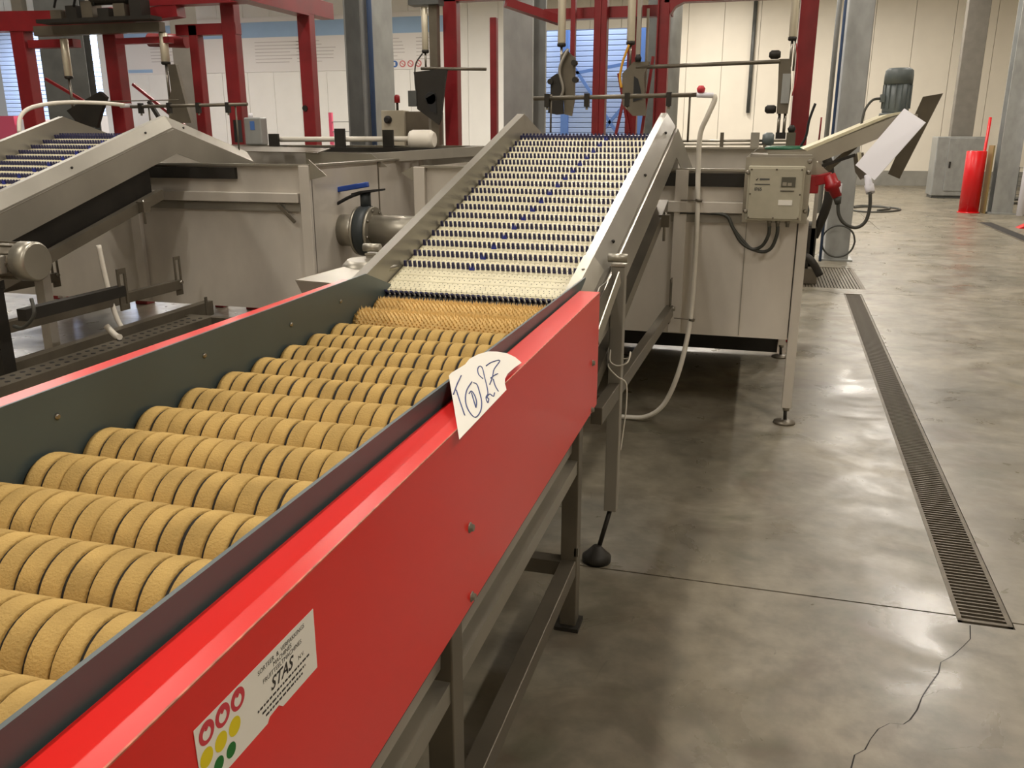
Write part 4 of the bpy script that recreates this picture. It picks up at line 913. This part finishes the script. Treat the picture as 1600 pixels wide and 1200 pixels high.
sc = thing('sump_pipe', 'dark round sump with a bent pipe on the floor beneath the left tank', 'pipe', (-3.2, 4.6, 0))
part('sump', MB().lathe((-3.40, 4.75, .0), (-3.40, 4.75, .30), [(0, .15), (.9, .15), (1, .10)], 20), 'dark', sc)
part('pipe', MB().tube([(-3.25, 4.72, .25), (-3.0, 4.65, .33), (-2.7, 4.60, .33), (-2.4, 4.6, .31)], .03, n=10), 'dark', sc)

# ================================================================ FLOOR DRAINS
dg = thing('drain_grate', 'long narrow slotted drain grate along the right side of the floor', 'drain', (DR(2.9), 2.92, 0))
da = math.atan(.0222)
bar_me = MB().box(-.072, .072, -.004, .004, -.028, -.003).mesh('bar', 'grate')
Lg = 9.40-2.93
nb = 258
for i in range(nb):
    o = bpy.data.objects.new('bar', bar_me); COL.objects.link(o); o.parent = dg
    y = .014+i*(Lg-.02)/nb; o.location = (y*.0222, y, 0); o.rotation_euler = (0, 0, -da)
for s_ in (-1, 1):
    part('side_rail', MB().prism([(s_*.086, 0, -.03), (s_*.070, 0, -.03), (s_*.070+Lg*.0222, Lg, -.03), (s_*.086+Lg*.0222, Lg, -.03)], (0, 0, .028)), 'grate', dg, local=True)
part('end_rail', MB().box(-.086, .086, 0, .012, -.03, -.002), 'grate', dg, local=True)
dgs = MB()
for i in range(64):
    y = .05+i*.1; dgs.bar((-.07+y*.0222, y, -.03), (.07+y*.0222, y+.075, -.03), .018, .006)
part('diagonal_ribs', dgs, 'grate', dg, local=True, kind='stuff')
dg2 = thing('drain_grate', 'wide drain grate at the foot of the thick galvanised column', 'drain', (.7, 10.5, 0))
part('frame', MB().box(.25, 1.15, 9.72, 9.745, -.04, -.001).box(.25, 1.15, 11.275, 11.3, -.04, -.001).box(.25, .28, 9.745, 11.275, -.04, -.001).box(1.12, 1.15, 9.745, 11.275, -.04, -.001), 'grate', dg2)
b2 = MB().box(-.012, .012, -.765, .765, -.035, -.004).mesh('bar', 'grate')
for i in range(26):
    o = bpy.data.objects.new('bar', b2); COL.objects.link(o); o.parent = dg2; o.location = (.30+i*.0325-.7, .01, 0)
dg3 = thing('drain_grate', 'dark drain strip near the right edge, in front of the red bollard', 'drain', (4.05, 16.3, 0))
part('frame', MB().box(3.90, 4.15, 14.0, 17.9, .0, .006), 'grate', dg3)
part('slots', MB().box(3.93, 4.12, 14.05, 17.85, .006, .008), 'pit', dg3)
# crack in the slab
ck = [(.792, 2.89), (.775, 2.80), (.743, 2.747), (.70, 2.68), (.657, 2.632), (.64, 2.57), (.60, 2.49), (.57, 2.424), (.548, 2.36), (.521, 2.306), (.50, 2.28), (.464, 2.275), (.43, 2.24), (.404, 2.189), (.385, 2.14), (.356, 2.11), (.343, 2.056), (.35, 1.98), (.32, 1.9)]
cv = []; cf = []
for i, (x, y) in enumerate(ck):
    w = random.uniform(.0012, .0030); cv += [(x-w, y-w*.4, .0006), (x+w, y+w*.4, .0006)]
    if i: cf.append((2*i-2, 2*i-1, 2*i+1, 2*i))
co = bpy.data.objects.new('crack', MB().add(cv, cf).mesh('crack', 'pit')); COL.objects.link(co); co.parent = fl

# ================================================================ RIGHT BACKGROUND
cg = thing('sheet_cabinet', 'grey sheet metal cabinet at the foot of the brown-grey column by the cream wall', 'cabinet', (4.7, 24.7, 0))
part('body', MB().box(4.15, 5.25, 24.4, 25.2, .06, 1.50), 'galv', cg, bevel=.02)
part('door', MB().box(4.42, 5.22, 24.37, 24.40, .18, 1.46), 'galv', cg, bevel=.01)
part('plinth', MB().box(4.18, 5.22, 24.45, 25.15, 0, .06), 'galv_dark', cg)
part('handle', MB().box(4.47, 4.51, 24.33, 24.37, .75, .90), 'dark', cg)
bo = thing('bollard', 'bright red round bollard standing by the galvanised column at the right', 'bollard', (4.18, 20.1, 0))
part('tube', MB().lathe((4.18, 20.1, 0), (4.18, 20.1, 1.24), [(0, .19), (.99, .19), (1, .175)], 28), 'bollard', bo)
part('base_plate', MB().lathe((4.18, 20.1, 0), (4.18, 20.1, .02), [(0, .22), (1, .21)], 24), 'bollard', bo)
solo('red_pole', MB().cyl((4.36, 20.4, 0), (4.40, 20.4, 1.90), .03, n=8), 'bollard', 'thin red pole rising behind the red bollard', 'pole')
solo('brown_board', MB().box(4.43, 4.46, 19.9, 20.3, 0, 1.35), 'board', 'narrow yellow-brown board standing between bollard and column', 'board')
solo('white_pole', MB().cyl((5.02, 19.6, 0), (5.03, 19.6, 2.50), .07, n=12), 'white', 'white pole standing at the right edge beside the galvanised column', 'pole')
wc = thing('wire_crate', 'grey wire mesh crate at the right edge by the wall', 'crate', (6.3, 23.5, 0))
for k in range(8): part('wire', MB().box(5.5, 7.2, 22.7, 22.72, .12+k*.1, .13+k*.1), 'galv_dark', wc)
for k in range(12): part('wire', MB().box(5.5+k*.15, 5.512+k*.15, 22.69, 22.71, .12, .84), 'galv_dark', wc)
part('tray', MB().box(5.5, 7.2, 22.72, 23.6, .08, .12), 'galv_dark', wc)
for x in (5.55, 7.15): part('foot', MB().box(x-.04, x+.04, 22.75, 22.85, 0, .08), 'galv_dark', wc)
solo('red_barrier_foot', MB().prism([(4.35, 16.9, 0), (4.75, 16.9, 0), (4.75, 16.9, .22)], (0, .25, 0)), 'bollard', 'red wedge-shaped foot at the right edge of the floor', 'wedge')
solo('cable_coil', MB().tube([(2.0, 20.6, .015), (2.3, 20.9, .015), (2.75, 20.8, .015), (2.9, 20.3, .015), (2.6, 19.7, .015), (2.2, 19.5, .015), (1.9, 19.8, .015), (1.9, 20.5, .015), (2.2, 21.1, .02), (2.6, 21.0, .02), (2.7, 20.4, .02), (2.4, 19.9, .02)], .022, n=6), 'cable', 'loose dark cable lying in loops on the floor right of the column', 'cable')
solo('hose_ring', MB().tube([(1.0+.20*math.cos(a*.5236), 11.86-.03, .26+.20*math.sin(a*.5236)) for a in range(13)], .012, n=6), 'cable', 'dark cable ring leaning against the foot of the thick galvanised column', 'cable')
pu = thing('pump_unit', 'dark pump and pipework between the tank leg and the thick column', 'pump', (.45, 10.2, 0))
part('body', MB().box(.30, .62, 10.0, 10.6, .16, .62), 'dark', pu, bevel=.02)
part('motor', MB().lathe((.36, 9.9, .78), (.36, 10.6, .78), [(0, .13), (.1, .16), (.9, .16), (1, .10)], 18), 'galv_dark', pu)
part('pipe', MB().tube([(.60, 10.1, .5), (.70, 10.0, .9), (.66, 10.0, 1.3), (.5, 10.0, 1.45)], .05, n=10), 'dark', pu)
part('pipe', MB().tube([(.35, 9.9, .35), (.55, 9.8, .30), (.68, 9.8, .12)], .04, n=10), 'dark', pu)
part('skid', MB().box(.28, .66, 9.95, 10.65, .0, .16), 'frame', pu)
part('upright', MB().box(.56, .60, 10.0, 10.04, .16, 1.45), 'steel_dull', pu)
for i in range(4): solo('pink_crate', MB().box(-23.6+i*.95, -22.8+i*.95, 23.0, 23.8, 0, 2.1-.1*(i % 3)), 'pink' if i % 2 == 0 else 'white', ('pink', 'white', 'pink', 'white')[i]+' crate stack, '+('leftmost', 'second from left', 'third from left', 'rightmost')[i]+' of four by the left daylit opening', 'crate', 'crates at the far left')
solo('wall_pipe', MB().cyl((-.95+.35, 29.9, 2.2), (-.95+.35, 29.9, 5.8), .06, n=8), 'galv_dark', 'thin dark downpipe ending halfway up the cream back wall', 'pipe')

ms.location += Vector((-.10, 0, .065))

cn2 = thing('plastic_canister', 'pale canister with blue mark standing on the left tank rim behind the left conveyor', 'canister', (-4.42, 6.66, 1.5))
part('body', MB().box(-4.50, -4.34, 6.60, 6.70, 1.48, 1.70), 'galv', cn2, bevel=.01)
part('cap', MB().cyl((-4.46, 6.65, 1.70), (-4.46, 6.65, 1.735), .018, n=12), 'white', cn2)
part('blue_mark', MB().box(-4.44, -4.40, 6.596, 6.60, 1.60, 1.67), 'pic_blue', cn2)
part('vertical_strap', MB().box(-4.60, -4.56, 6.60, 6.66, 1.50, 1.68), 'black', cn2)
# overhead drive above the left clamp arms
od = thing('overhead_drive', 'dark cluttered drive unit with tubes on the beam over the left conveyor', 'drive', (-5.6, 6.7, 2.55))
part('base_plate', MB().box(-6.1, -4.95, 6.55, 6.70, 2.50, 2.53), 'dark', od)
for k in range(6): part('valve_block', MB().box(-5.95+k*.16, -5.84+k*.16, 6.56, 6.68, 2.53, 2.60+.03*(k % 3)), 'dark' if k % 2 else 'frame', od)
part('motor', MB().lathe((-5.55, 6.6, 2.70), (-5.15, 6.6, 2.70), [(0, .05), (.1, .075), (.9, .075), (1, .05)], 16), 'dark', od)
for k in range(3): part('air_tube', MB().tube([(-5.9+k*.2, 6.56, 2.62), (-5.8+k*.2, 6.53, 2.72+.02*k), (-5.6+k*.15, 6.53, 2.68), (-5.4+k*.12, 6.54, 2.75)], .010, n=6), 'black', od)

cn2.location += Vector((.31, 0, .02))
